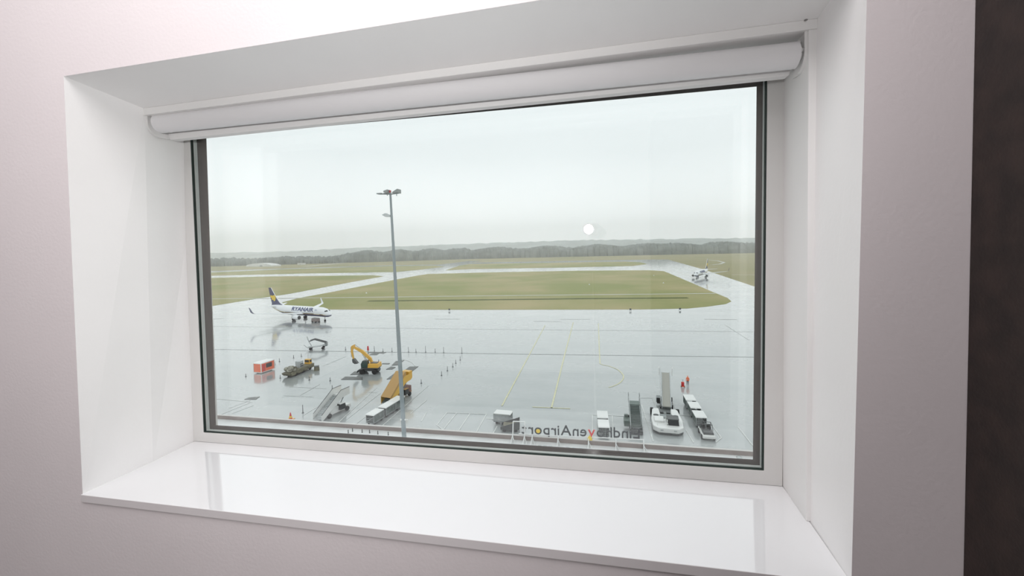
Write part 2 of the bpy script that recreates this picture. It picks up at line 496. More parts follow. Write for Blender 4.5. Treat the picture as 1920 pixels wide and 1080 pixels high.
# roller blind under the lining
bl = empty('roller_blind', (0, .22, .42), 'white roller blind rolled up at the head of the window', 'roller blind')
def bpart(mb, name, m, **k):
    mb.v = [p - Vector(bl.location) for p in mb.v]
    return mb.build(name, m, bl, **k)
YB = .183
a = wp(300, 232, YB); b = wp(1492, 104, YB)
rr = .0243
bpart(MB().tube([a, b], rr, 40), 'rolled_fabric', FABRIC, smooth=True)
d = (b - a).normalized()
bpart(MB().tube([a - d * .012, a], .010, 16), 'axle_pin', PLASTIC, smooth=True)
bpart(MB().tube([b, b + d * .007], .011, 16), 'axle_pin', PLASTIC, smooth=True)
bpart(MB().sphere(b + d * .004 + Vector((0, -.013, .004)), .0050), 'knob', PLASTIC, smooth=True)
bpart(MB().sphere(b + d * .003 + Vector((0, -.006, .021)), .0035), 'knob', PLASTIC, smooth=True)
mb = MB(); YBAR = .212
c0 = [wp(318, 262, YBAR), wp(1480, 141, YBAR), wp(1484, 127, YBAR), wp(315, 250, YBAR)]
mb.add([Vector((p.x, YBAR, p.z)) for p in c0] + [Vector((p.x, YBAR + .022, p.z)) for p in c0],
       [(0, 1, 2, 3), (7, 6, 5, 4), (0, 4, 5, 1), (1, 5, 6, 2), (2, 6, 7, 3), (3, 7, 4, 0)])
bpart(mb, 'bottom_bar', PLASTIC, bevel=.002)
mb = MB(); yh = YBAR + .006
P4 = [Vector((c0[3].x + .01, yh, c0[3].z - .002)), Vector((c0[2].x - .01, yh, c0[2].z - .002)), Vector((b.x - .005, YB + rr - .001, b.z)), Vector((a.x + .005, YB + rr - .001, a.z))]
mb.add(P4 + [p + Vector((0, .001, 0)) for p in P4],
       [(0, 1, 2, 3), (7, 6, 5, 4), (0, 4, 5, 1), (1, 5, 6, 2), (2, 6, 7, 3), (3, 7, 4, 0)])
bpart(mb, 'hanging_fabric', FABRIC)
# side brackets: a plate with a rounded lower corner and a raised rim
for xx, zc, zl, sgn in ((b.x + .0085, b.z, zt(.77) - tl, 1), (a.x - .0135, a.z, zt(-.76) - tl, -1)):
    yf = .1585
    pr = [(yf, zl), (yf, zc - .005)]
    for k in range(1, 8):
        t = math.pi + k * math.pi / 16
        pr.append((yf + .036 + .036 * math.cos(t), zc - .005 + .030 * math.sin(t)))
    rim = list(pr)
    pr += [(YB + .035, zc - .032), (YB + .035, zl)]
    bpart(MB().prism(pr, xx, xx + .002 * sgn, 'x'), 'bracket', PLASTIC)
    bpart(MB().prism(rim + [(p[0] + .0028, p[1] + .0015) for p in reversed(rim)], xx - .0035 * sgn, xx, 'x'), 'bracket_rim', PLASTIC)
for px_, py_, yy in ((1483, 73, .2), (1502, 56, .18), (1511, 37.5, .14)):
    p = wp(px_, py_, yy); mb = MB(); mb.sphere(p, .003, 8, 6, (1, 1, .5))
    bpart(mb, 'screw_head', CRACK)

# lamp behind the photographer, and made-up bodies for the added lights overhead
lt = empty('added_bounce_panel', (-.22, -.85, CZ), 'wide flat panel added above the photographer for bounced light', 'ceiling light')
MB().box((0, 0, -.02), (2.1, 1.15, .04)).build('housing', LINING, lt)
for sx_, lab_ in ((-1.6, 'left added fill spotlight aimed at the back wall'), (-.3, 'right added fill spotlight aimed at the back wall')):
    st_ = empty('added_spotlight', (sx_, -1.46, CZ), lab_, 'spotlight')
    MB().tube([(0, 0, 0), (0, 0, -.03)], .05, 20).build('base', PLASTIC, st_, smooth=True)
    MB().tube([(0, .06, -.03), (0, -.02, -.085)], .035, 16).build('lamp_head', PLASTIC, st_, smooth=True)
dl = (Vector((-0.62, 0.0, 0.50)) - LAMP).normalized()
sl = empty('lamp_on_stand', (LAMP.x + .02, LAMP.y - .07, FZ), 'small lamp on a slim stand behind the photographer', 'lamp')
hp = LAMP - Vector(sl.location)
MB().tube([hp - dl * .11, hp - dl * .04], [.03, .045], 20).build('lamp_head', DARKWALL, sl, smooth=True)
MB().tube([(0, 0, .25), (0, 0, hp.z - .02)], .006, 12).build('pole', PLASTIC, sl, smooth=True)
for k in range(3):
    t_ = 2 * math.pi * k / 3 + .4
    MB().tube([(0, 0, .35), (.28 * math.cos(t_), .28 * math.sin(t_), .01)], .009, 8).build('leg', DARKWALL, sl, smooth=True)


# ------------------------------------------------------------------ the airfield
def flat(name, pts, z, m, thick=.02):
    mb = MB()
    v = [(p.x, p.y, z) for p in pts]; n = len(v)
    mb.add(v, [tuple(range(n))])
    return mb.build(name, m)


def gpoly(L): return [gp(a, b) for a, b in L]


base = flat('grass_field', [Vector((-9000, -600, 0)), Vector((9000, -600, 0)), Vector((9000, 9000, 0)), Vector((-9000, 9000, 0))], G - .06, GRASSF)
struct(base)
pav = gpoly([(-250, 545), (396, 508.5), (542, 503), (732, 497.3), (820, 496.5), (880, 489.3), (905, 489.3), (880, 492.5), (1230, 486.7), (1253, 486.7), (1317, 504.6), (1417, 538), (1560, 584), (2600, 900)])
pav += [Vector((60, -20, 0)), Vector((-170, -20, 0))]
struct(flat('apron', pav, G - .03, APRON))
grs = [
    [(529, 567), (559, 559), (610, 549.7), (743, 524), (781, 517), (802, 513.7), (900, 511), (1084, 507.5), (1215, 506.6), (1245, 508.4), (1274, 520.6), (1338, 548), (1364, 558.5), (1371.5, 565), (1361, 570), (1325, 575), (1288, 578.5), (1201, 580.2), (900, 580.8), (615, 580.3), (560, 578), (535, 573)],
    [(-300, 541), (396, 521), (496, 518.5), (699, 516), (720, 518), (664, 528), (542.5, 551), (488, 559), (396, 574), (-300, 690)],
    [(-300, 532), (396, 511), (542, 504.5), (732, 499), (813, 498), (834, 500), (786, 506), (743, 510), (569, 512.8), (396, 517), (-300, 537)],
    [(835, 507), (880, 504.6), (1055, 501.7), (1186, 498.8), (1214, 495), (1201, 491.8), (1172, 490.5), (880, 495), (862, 498)],
]
for L in grs:
    struct(flat('grass_island', gpoly(L), G, GRASS))


def line(mb, L, wd, z, closed=False, mi=0):
    P = [gp(a, b) for a, b in L]
    v = []; n_ = len(P)
    for i, p in enumerate(P):
        d0 = (p - P[i - 1]) if i else (P[1] - p); d1 = (P[i + 1] - p) if i < n_ - 1 else d0
        d0.z = d1.z = 0; d0.normalize(); d1.normalize()
        d = d0 + d1
        d = d.normalized() if d.length > .3 else d0
        k = min(1 / max(abs(d.dot(d0)), .45), 2.0)
        n = Vector((-d.y, d.x, 0)) * wd / 2 * k
        v += [Vector((p.x - n.x, p.y - n.y, z)), Vector((p.x + n.x, p.y + n.y, z))]
    return mb.add(v, [(2 * i, 2 * i + 2, 2 * i + 3, 2 * i + 1) for i in range(n_ - 1)], mi)


mb = MB()
line(mb, [(396, 560.5), (740, 557), (880, 555), (1341, 550.3)], 2.4, G + .05)
line(mb, [(300, 513), (396, 507.7), (732, 497.7), (813, 496.2)], 5, G + .03)
line(mb, [(880, 492.3), (1230, 486.6)], 6, G + .03)
line(mb, [(570, 499.6), (683, 489.5)], 14, G - .01)
line(mb, [(1326, 487), (1345, 489), (1358, 492), (1350, 495), (1335, 496.5)], 4, G + .01)
line(mb, [(1372, 515), (1440, 515.5)], 2, G + .01)
struct(mb.build('service_road', ROADP))
mb = MB()
line(mb, [(690, 564.5), (880, 562.5), (1100, 560), (1290, 558.5)], 4.5, G + .05)
struct(mb.build('ditch', DITCH))

# painted lines on the apron
mb = MB(); Z = G + .012
line(mb, [(1022, 610), (941, 761)], .30, Z)
line(mb, [(1075, 604), (1059, 664), (1034, 765)], .32, Z)
line(mb, [(998, 763), (1069, 766)], .28, Z)
line(mb, [(1122, 606), (1123.5, 650), (1125, 681.5), (1130, 684), (1141, 686), (1151, 689.5), (1158.5, 693), (1165, 698.5), (1169, 704), (1169, 709), (1166, 714), (1161, 718.5), (1155.5, 721.5), (1148, 724.5), (1141, 726.5)], .28, Z)
struct(mb.build('yellow_marking', YLINE))
mb = MB()
for L in ([(1001, 602), (1052, 603)], [(1049, 598.5), (1107, 598.5)], [(1321, 598.5), (1381, 599)], [(1360, 609), (1404, 637)], [(815, 598), (862, 598)], [(396, 598), (420, 597)]):
    line(mb, L, .9 if L[0][0] < 1340 and L[0][1] < 603 else .3, Z)
for L in ([(1111, 821), (1111, 778), (1148, 779), (1149.6, 806)], [(1148, 779), (1170, 780)], [(1203, 758.5), (1225, 828)], [(1223.7, 746.7), (1232.6, 770)], [(1259, 749.6), (1269.6, 773)],
          [(1270, 778), (1297, 779)], [(1286, 806), (1300.8, 830)], [(1333, 794), (1352.6, 820.7), (1342, 829.6)], [(1383.7, 800), (1412, 836)], [(1200, 746), (1225, 746)],
          [(831, 806), (819, 796.4), (838, 773.5), (912, 776.5), (892.6, 811)], [(831, 805.6), (856, 774.5)], [(860, 807), (881, 775.5)], [(932, 799), (925, 812)], [(912, 785), (930, 786)],
          [(542, 724.6), (612, 728.6)], [(533, 741.4), (588, 744)], [(563, 741), (600, 720)], [(707, 726), (633.6, 793)], [(713, 737), (650, 786)], [(803, 723), (716, 799)],
          [(404, 781), (471.7, 753.6), (404.4, 747.5)], [(435, 775), (475, 760)], [(569.5, 778), (594, 763)], [(606, 686), (649, 668)], [(770, 775), (800, 750)], [(430, 765), (470, 750)],
          [(660, 800), (700, 770)], [(790, 790), (800, 772)], [(690, 735), (707, 736)], [(750, 673), (760, 675), (768, 677.5), (774, 681), (778, 686)]):
    line(mb, L, .17, Z)
struct(mb.build('white_marking', WLINE))
mb = MB()
line(mb, [(400, 655), (880, 662.5), (1413, 669.5)], .28, Z - .004)
line(mb, [(400, 612), (880, 617), (1413, 622)], .22, Z - .004)
struct(mb.build('paving_joint', DLINE))


# forest and hills at the horizon
PL = gp(396, 500); PM = gp(640, 493); PC = gp(880, 485.6); PR = gp(1250, 477.5); PE = gp(1430, 474)
def strip(A, B, hA, hB, n, seed, extra=0):
    rnd = random.Random(seed); mb = FM
    d = B - A; L = d.length; d.normalize(); nrm = Vector((-d.y, d.x, 0))
    for i in range(n):
        t = rnd.random(); u = rnd.random() ** 1.6
        p = A + d * (L * t) + nrm * (u * 170)
        h = (hA + (hB - hA) * t) * rnd.uniform(.80, 1.06) * (1 + .12 * math.sin(t * 23 + seed)) + u * extra; r = h * rnd.uniform(.26, .42)
        c = Vector((p.x, p.y, G + h * .5))
        rings = []
        for zz, k in ((-.5, .8), (-.15, 1.0), (.2, .82), (.42, .45), (.5, .06)):
            rings.append([c + Vector((math.cos(a) * r * k * rnd.uniform(.85, 1.15), math.sin(a) * r * k, h * zz)) for a in [j * math.pi / 3 for j in range(6)]])
        mb.loft(rings)


X0 = PL + (PL - PM) * 1.2
FM = MB()
strip(X0, PM, 14, 17, 900, 3, 4)
strip(PM, PC, 25, 27, 1300, 4, 4)
strip(PC, PR + (PR - PC) * .02, 27, 27, 1500, 5, 3)
strip(PR, PE + (PE - PR) * 1.0, 26, 27, 1300, 6, 3)
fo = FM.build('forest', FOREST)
fo['kind'] = 'stuff'; fo['label'] = 'dark grey-green forest along the far edge of the airfield'; fo['category'] = 'forest'

mb = MB()
def hill(x0, x1, y, pts, depth, seed):
    """a long ridge: crest heights by bearing, sloping down in front and behind"""
    rnd = random.Random(seed); n = 160; rows = []
    for i in range(n + 1):
        px_ = 250 + (1560 - 250) * i / n
        k = 0
        while k < len(pts) - 2 and pts[k + 1][0] < px_: k += 1
        t = (px_ - pts[k][0]) / (pts[k + 1][0] - pts[k][0]); py_ = pts[k][1] + (pts[k + 1][1] - pts[k][1]) * min(max(t, 0), 1)
        dvec = ray(px_, py_); s = y / dvec.y
        top = CAM + dvec * s
        hz = top.z - G + rnd.uniform(-4, 4)
        dirn = Vector((dvec.x, dvec.y, 0)).normalized()
        rows.append([Vector((top.x, top.y, 0)) + dirn * dd + Vector((0, 0, G + max(hz * kk, -2))) for dd, kk in ((-depth, 0), (-depth * .6, .55), (-depth * .3, .85), (0, 1), (depth * .5, .6), (depth, 0))])
    for i in range(n):
        for k in range(5):
            mb.add([rows[i][k], rows[i + 1][k], rows[i + 1][k + 1], rows[i][k + 1]], [(0, 1, 2, 3)])
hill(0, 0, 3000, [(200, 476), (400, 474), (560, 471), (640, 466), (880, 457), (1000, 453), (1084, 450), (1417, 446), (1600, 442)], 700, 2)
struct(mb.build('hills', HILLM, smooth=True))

# damp haze over the airfield
hz = MB().box((0, 2050, G + 110), (9000, 3800, 222)).build('haze', None)
hz.data.materials.clear()
hm = bpy.data.materials.new('haze'); hm.use_nodes = True; t = hm.node_tree; t.nodes.clear()
o_ = t.nodes.new('ShaderNodeOutputMaterial'); vs = t.nodes.new('ShaderNodeVolumeScatter')
vs.inputs['Color'].default_value = (.985, 1, 1, 1); vs.inputs['Density'].default_value = .00035; vs.inputs['Anisotropy'].default_value = 0.5
t.links.new(vs.outputs[0], o_.inputs['Volume']); hz.data.materials.append(hm)
hz['kind'] = 'stuff'; hz['label'] = 'thin damp haze over the airfield'; hz['category'] = 'haze'

# far low buildings
def hall(px0, px1, py, h, label, arched=False):
    a = gp(px0, py); b = gp(px1, py); c = (a + b) / 2; d = b - a; L = d.length
    e = empty('airfield_building', (c.x, c.y, G - .03), label, 'building', math.atan2(d.y, d.x))
    if arched:
        pts = [(-L / 2, 0), (-L / 2, h * .35)] + [(-L / 2 + L * k / 10, h * (.45 + .55 * math.sin(math.pi * k / 10))) for k in range(1, 10)] + [(L / 2, h * .35), (L / 2, 0)]
        MB().prism(pts, -8, 14).build('hall', BUILDW, e)
    else:
        MB().box((0, 4, h * .42), (L, 9, h * .84)).build('wall', BUILDW, e)
        MB().box((0, 4, h * .92), (L * 1.04, 10, h * .16)).build('roof', WHITE, e)
    MB().box((L * .1, -8.1 if arched else -.6, h * .2), (L * .1, .25, h * .36)).build('door', MGREY, e)
hall(468, 516, 499.5, 7.5, 'long white arched hall in front of the forest at the left', True)
hall(558, 567, 496.5, 4, 'tiny white building right of the long arched hall')
hall(1336, 1351, 456.5, 0.1, '') if False else None


# ------------------------------------------------------------------ vehicles and aircraft
def airliner(name, loc, rz, label, scale=1.0, nose_text=True):
    e = empty(name, loc, label, 'airplane', rz, scale=scale)
    # fuselage rings: x, centre z, half width, half height
    R = [(19.6, 2.85, .06, .06), (19.3, 2.9, .45, .42), (18.6, 3.05, .95, .92), (17.6, 3.3, 1.42, 1.42), (16.3, 3.6, 1.75, 1.82), (14.5, 3.8, 1.88, 2.0),
         (11, 3.85, 1.9, 2.05), (0, 3.85, 1.9, 2.05), (-7, 3.85, 1.9, 2.05), (-10, 4.05, 1.8, 1.88), (-13, 4.45, 1.42, 1.5), (-16, 4.85, .9, 1.0), (-18, 5.15, .45, .5), (-18.5, 5.2, .2, .24)]
    n = 32
    mb = MB()
    rings = [[Vector((x, w_ * math.cos(2 * math.pi * (k + .5) / n), z + h_ * math.sin(2 * math.pi * (k + .5) / n))) for k in range(n)] for x, z, w_, h_ in R]
    mb.loft(rings)
    # belly in navy: faces below the cheat line
    for i, q_ in enumerate(mb.f):
        if len(q_) == 4:
            c = sum((mb.v[j] for j in q_), Vector()) / 4
            ringc = 3.85 if -8 < c.x < 14 else None
            ii = min(range(len(R)), key=lambda k: abs(R[k][0] - c.x)); zc, hh = R[ii][1], R[ii][3]
            rel = (c.z - zc) / max(hh, .1)
            if rel < -.38: mb.m[i] = 1
    fus = mb.build('fuselage', [PWHITE, NAVY], e, smooth=True)
    # yellow pinstripe along the belly line
    for s in (-1, 1):
        pts = []
        for x, z, w_, h_ in R[3:-2]:
            th = math.asin(-.42); pts.append((x, s * (w_ * math.cos(th) + .015), z + h_ * math.sin(th)))
        MB().tube(pts, .05, 6).build('pinstripe', YEL, fus)
    # cockpit windows
    for s in (-1, 1):
        mb = MB()
        mb.add([(17.95, s * .42, 4.28), (17.6, s * 1.0, 4.18), (17.2, s * 1.36, 4.12), (17.0, s * 1.36, 4.5), (17.3, s * .95, 4.66), (17.5, s * .42, 4.72)], [(0, 1, 2, 3, 4, 5)])
        mb.v = [Vector((p.x + .12, p.y * 1.03, p.z + .06)) for p in mb.v]
        mb.add([p + Vector((-.3, -s * .15, -.1)) for p in mb.v[:6]], [(0, 1, 2, 3, 4, 5)])
        mb.f += [(i, (i + 1) % 6, 6 + (i + 1) % 6, 6 + i) for i in range(6)]; mb.m += [0] * 6
        mb.build('cockpit_window', DGLASS, fus)
    # titles wrapped on the hull side
    v_, f_ = text_mesh('RYANAIR', 2.35, 0.03, 'title', 0.022)
    tb = bmesh.new(); tv = [tb.verts.new(p) for p in v_]
    for q_ in f_:
        try: tb.faces.new([tv[i] for i in q_])
        except ValueError: pass
    for k in range(1, 12):
        bmesh.ops.bisect_plane(tb, geom=tb.verts[:] + tb.edges[:] + tb.faces[:], plane_co=(0, k * .16, 0), plane_no=(0, 1, 0))
    tb.verts.ensure_lookup_table(); tb.verts.index_update()
    v_ = [p.co.copy() for p in tb.verts]; f_ = [tuple(x.index for x in q_.verts) for q_ in tb.faces]; tb.free()
    xs = [p.x for p in v_]; x0_, x1_ = min(xs), max(xs)
    ys_ = [p.y for p in v_]; h_ = max(ys_)
    for s in (-1, 1):
        mb = MB(); nv = []
        for p in v_:
            u = (p.x - x0_) / (x1_ - x0_) * 13.3
            x = (-2.4 + u) if s < 0 else (10.9 - u)
            zz = p.y / h_ * 1.75 + .05          # height above hull centre
            th = zz / 2.0
            rad = 1.94 + .03 + (p.z * .5)
            nv.append(Vector((x, s * rad * math.cos(th) * .985, 3.95 + 2.06 * math.sin(th) * rad / 1.97)))
        mb.add(nv, f_); mb.build('title_lettering', TITLE, fus)
        mb = MB()   # pale harp emblem ahead of the title
        for k in range(6):
            x = 11.8 + k * .26
            z0, z1 = 4.35 + .05 * k, 5.25 - .12 * abs(k - 2)
            P = []
            for zz in (z0, (z0 + z1) / 2, z1):
                th = (zz - 3.95) / 2.0
                P.append((x, s * 1.99 * math.cos(th) * .985, 3.95 + 2.08 * math.sin(th)))
            mb.tube(P, .05, 5)
        mb.build('emblem', TAILMARK, fus)

    def foil(x_le, chord, th, y, z, cant=0):
        pts = [(0, 0), (.08, .5), (.3, .6), (.6, .4), (1, .03), (1, -.03), (.6, -.25), (.3, -.4), (.08, -.35)]
        return [Vector((x_le - u * chord, y, z + w_ * th)) for u, w_ in pts]

    def vfoil(x_le, chord, th, z, y=0, lean=0):
        pts = [(0, 0), (.08, .5), (.3, .6), (.6, .4), (1, .03), (1, -.03), (.6, -.4), (.3, -.6), (.08, -.5)]
        return [Vector((x_le - u * chord, y + w_ * th, z)) for u, w_ in pts]
    for s in (-1, 1):
        wg = MB().loft([foil(5.2, 8.0, .9, s * .6, 2.75), foil(4.6, 7.2, .8, s * 1.9, 2.8), foil(2.0, 4.6, .5, s * 5.8, 3.3), foil(-4.6, 1.7, .2, s * 16.6, 4.6)]).build('wing', PWHITE, e, smooth=True)
        wl = MB().loft([foil(-4.6, 1.7, .18, s * 16.6, 4.6), [p for p in foil(-4.9, 1.5, .16, s * 17.0, 4.75)], [Vector((p.x, s * (17.25 + .02 * i), p.z)) for i, p in enumerate(foil(-5.6, 1.25, .1, 0, 5.4))], [Vector((p.x, s * (17.45 + .01 * i), p.z)) for i, p in enumerate(foil(-6.9, .6, .05, 0, 7.1))]])
        for i_ in range(27): wl.m[i_] = 1 if i_ % 9 >= 4 else 0
        wl.build('winglet', [PWHITE, NAVY], wg, smooth=True)
        # engine
        rings = []
        for x, r in ((6.0, .86), (5.85, .98), (5.0, 1.06), (3.6, 1.0), (2.4, .78), (2.2, .62)):
            rings.append([Vector((x, s * 4.85 + r * math.cos(a), 1.75 + r * .95 * math.sin(a))) for a in [j * math.pi / 10 for j in range(20)]])
        en = MB().loft(rings).build('engine', PWHITE, e, smooth=True)
        MB().tube([(6.03, s * 4.85, 1.75), (5.5, s * 4.85, 1.75)], .8, 20).build('intake', DGREY, en)
        MB().tube([(2.3, s * 4.85, 1.75), (1.4, s * 4.85, 1.75)], [.5, .22], 16).build('nozzle', MGREY, en)
        MB().box((3.0, s * 4.85, 2.75), (3.4, .25, .7)).build('pylon', PWHITE, en)
        # main gear
        gr = MB().tube([(0, s * 2.86, 2.8), (0, s * 2.86, .55)], .14, 10).build('main_gear_leg', MGREY, e)
        for dy in (-.43, .43):
            MB().wheel((0, s * 2.86 + dy, .56), .56, .4).build('wheel', TYRE, gr)
        # tailplane
        MB().loft([foil(-13.2, 4.2, .35, s * .8, 5.2), foil(-17.2, 1.6, .14, s * 7.1, 5.7)]).build('tailplane', PWHITE, e, smooth=True)
    # fin
    fin = MB().loft([vfoil(-9.6, 8.6, .12, 5.6), vfoil(-12.4, 5.7, .32, 6.5), vfoil(-15.0, 4.0, .26, 9.3), vfoil(-18.2, 1.8, .14, 13.5)]).build('fin', NAVY, e, smooth=True)
    # yellow harp on the fin, both faces
    for s in (-1, 1):
        mb = MB()
        prof = [(-15.2, 8.2), (-15.0, 9.2), (-15.9, 10.3), (-16.9, 9.9), (-18.6, 10.1), (-18.5, 9.2), (-17.6, 8.6), (-17.9, 7.9), (-16.8, 8.1), (-16.2, 7.4), (-15.6, 7.6)]
        mb.prism(prof, s * .16, s * .24)
        mb.build('harp_emblem', YEL, fin)
        MB().tube([(-12.3, s * .05, 6.6), (-15.0, s * .05, 9.35), (-18.15, s * .03, 13.45)], .09, 6).build('fin_edge', PWHITE, fin)
    # nose gear
    ng = MB().tube([(15.6, 0, 2.3), (15.6, 0, .35)], .1, 10).build('nose_gear_leg', MGREY, e)
    for dy in (-.2, .2):
        MB().wheel((15.6, dy, .35), .35, .2).build('wheel', TYRE, ng)
    return e


airliner('airliner', (-128.32, 161.88, G - .03), math.radians(346.0), 'white and navy jet airliner with blue titles and a navy fin, taxiing at the left')
airliner('airliner', (84.9, 385.0, G - .03), math.radians(244.5), 'distant white jet airliner seen head on, taxiing behind the grass at the right', 1.12)


def airstair(loc, rz, L, W, H, panel, body, label, cover=None, cab=True, deck_w=None, steps=14):
    """passenger stairs: foot at local x=0, climbing towards +x"""
    e = empty('passenger_stairs', loc, label, 'boarding stairs', rz)
    run = L * .66
    mb = MB()
    for i in range(steps):
        t = (i + .5) / steps
        mb.box((t * run, 0, .35 + t * (H - .35)), (run / steps * 1.02, W * .86, .05))
        mb.box((t * run - run / steps / 2, 0, .35 + t * (H - .35) - H / steps / 2), (.03, W * .86, H / steps))
    mb.build('steps', LGREY if body is WHITE else STEPG, e)
    MB().box((run + (L - run) * .42, 0, H), ((L - run) * .84, W * .95, .1)).build('platform', body, e)
    for s in (-1, 1):
        pr = [(-.1, .12), (.25, .12), (run + .1, H - .35), (L * .94, H - .1), (L * .94, H + 1.1), (run - .1, H + 1.05), (-.1, 1.05)]
        if cover is not None or panel:
            MB().prism(pr, s * W / 2 - .03, s * W / 2 + .03).build('side_panel', (STY if cover else panel) or body, e)
        else:
            mb = MB()
            mb.tube([(0, s * W / 2, 1.25), (run, s * W / 2, H + 1.05), (L * .92, s * W / 2, H + 1.05)], .05, 6)
            mb.tube([(0, s * W / 2, .75), (run, s * W / 2, H + .55), (L * .92, s * W / 2, H + .55)], .035, 6)
            for k in range(7):
                t = k / 6
                mb.tube([(t * run, s * W / 2, .3 + t * (H - .3)), (t * run, s * W / 2, 1.25 + t * (H - .2))], .035, 6)
            for t in (run + (L - run) * .4, L * .92):
                mb.tube([(t, s * W / 2, H), (t, s * W / 2, H + 1.5)], .05, 6)
            mb.build('handrail', LGREY, e)
            MB().prism([(-.1, .08), (.3, .08), (run + .1, H - .2), (run + .1, H + .08), (-.1, .4)], s * W / 2 - .05, s * W / 2 + .05).build('stringer', body, e)
        if panel and not cover:
            MB().tube([(-.05, s * W / 2, 1.1), (run - .1, s * W / 2, H + 1.1), (L * .94, s * W / 2, H + 1.15)], .05, 6).build('handrail', DGREY, e)
    if cover:
        mb = MB(); tt = .06
        a_, b_ = (-.1, 1.45), (run - .1, H + 1.75)
        mb.prism([a_, b_, (L * .70, H + 1.75), (L * .70, H + 1.75 + tt), (b_[0], b_[1] + tt), (a_[0], a_[1] + tt)], -W / 2 - .03, W / 2 + .03)
        mb.build('canopy', cover, e)
        for s in (-1, 1):
            MB().prism([(-.1, 1.05), (run - .1, H + 1.05), (L * .70, H + 1.05), (L * .70, H + 1.78), (run - .1, H + 1.75), (-.1, 1.45)], s * W / 2 - .02, s * W / 2 + .02).build('canopy_side', STY if s > 0 else cover, e)
    if body is WHITE:
        MB().prism([(L * .30, .38), (L * 1.0, .38), (L * 1.0, .95), (L * .74, 1.1), (L * .55, 1.5), (L * .42, 1.5), (L * .30, .9)], -W * .40, W * .40).build('body_panel', WHITE, e, bevel=.03)
    if cover:
        MB().box((L * .93, -.1, H + .75), (L * .16, W * .8, 1.5)).build('end_box', SAFY, e, bevel=.04)
        MB().box((L * .84, 0, 1.3), (L * .26, W * .8, 1.2)).build('engine_housing', MUDR, e, bevel=.05)
    if body is GREENG:
        MB().box((-.15, 0, .35), (.7, W * 1.02, .5)).box((.25, 0, .75), (.12, W, .25)).build('foot_step', DGREY, e, bevel=.03)
        MB().box((L * .34, W * .78, .95), (1.6, .9, .9)).box((L * .50, W * .8, 1.5), (.5, .6, .5)).build('drive_unit', GREENG, e, bevel=.04)
    # chassis
    MB().box((L * .56, 0, .62), (L * .86, W * .72, .24)).box((L * .52, 0, .9), (L * .3, W * .6, .3)).build('chassis', body, e)
    for x in (L * .24, L * .84):
        for s in (-1, 1):
            MB().wheel((x, s * W * .48, .42), .42, .3).build('wheel', TYRE, e)
    for s in (-1, 1):
        MB().tube([(L * .55, s * W * .3, .7), (L * .82, s * W * .3, H - .1)], .08, 8).build('lifting_strut', MGREY, e)
    if cab:
        cb = MB().box((L * .66, -W * .42, 1.25), (1.25, W * .5, 1.0), taper=.82).build('cab', DGLASS, e)
        MB().box((L * .66, -W * .42, 1.8), (1.2, W * .46, .08)).build('cab_roof', WHITE if body is WHITE else body, cb)
    return e


def heading(a, b): return math.atan2(b.y - a.y, b.x - a.x)


A = gp(596, 789); B = gp(650, 765)
airstair((A.x, A.y, G - .03), heading(A, B), 6.6, 2.1, 3.1, WHITE, WHITE, 'white passenger stairs truck parked at the edge of the apron, left of the light mast')
A = gp(724, 759); B = gp(767, 737)
airstair((A.x, A.y, G - .03), heading(A, B), 6.8, 2.2, 3.3, STYD, STYD, 'yellow and ochre covered passenger stairs half hidden by the light mast', cover=STYD)
A = gp(1194, 813); B = gp(1186.5, 773)
airstair((A.x, A.y, G - .03), heading(A, B), 6.2, 1.75, 3.0, None, GREENG, 'grey-green open passenger stairs between the sign and the aircraft tug', cab=False, steps=16)


def luggage_cart(loc, rz, label, group=None, L=2.9, W=1.6, H=1.75, dark=False):
    e = empty('luggage_cart', loc, label, 'luggage cart', rz, group)
    MB().box((0, 0, .5), (L, W, .14)).build('deck', DGREY if dark else MGREY, e, bevel=.02)
    MB().prism([(-L / 2 - .05, H), (L / 2 + .05, H), (L / 2 - .1, H + .14), (-L / 2 + .1, H + .14)], -W / 2 - .06, W / 2 + .06).build('roof', WHITE, e, bevel=.03)
    for x in (-L / 2 + .04, L / 2 - .04):
        fr = MB()
        for y in (-W / 2 + .04, W / 2 - .04): fr.tube([(x, y, .5), (x, y, H)], .035, 6)
        for z in (.85, 1.2): fr.tube([(x, -W / 2 + .04, z), (x, W / 2 - .04, z)], .02, 6)
        for k in range(7):
            y = -W / 2 + .1 + k * (W - .2) / 6
            fr.tube([(x, y, .5), (x, y, H)], .014, 5)
        fr.build('end_cage', LGREY, e)
    for s in (-1, 1):
        mb = MB(); n = 24
        for k in range(n):
            x0 = -L / 2 + .08 + (L - .16) * k / n; x1 = -L / 2 + .08 + (L - .16) * (k + 1) / n
            yo = .02 * (1 if k % 2 else -1)
            mb.add([(x0, s * (W / 2 - .05) + yo, .62), (x1, s * (W / 2 - .05) - yo, .62), (x1, s * (W / 2 - .05) - yo, H - .02), (x0, s * (W / 2 - .05) + yo, H - .02)], [(0, 1, 2, 3)])
        c = mb.build('side_curtain', CURTAIN, e)
        so = c.modifiers.new('t', 'SOLIDIFY'); so.thickness = .015
    for x in (-L * .32, L * .32):
        for s in (-1, 1):
            MB().wheel((x, s * W * .36, .22), .22, .14, 12).build('wheel', TYRE, e)
    MB().tube([(L / 2, 0, .42), (L / 2 + .55, 0, .35)], .035, 6).build('tow_bar', DGREY, e)
    return e


def tree_copy(src, loc, rz, label, group=None):
    c = copy_tree(src); c.location = loc; c.rotation_euler = (0, 0, rz); c['label'] = label
    if group: c['group'] = group
    return c


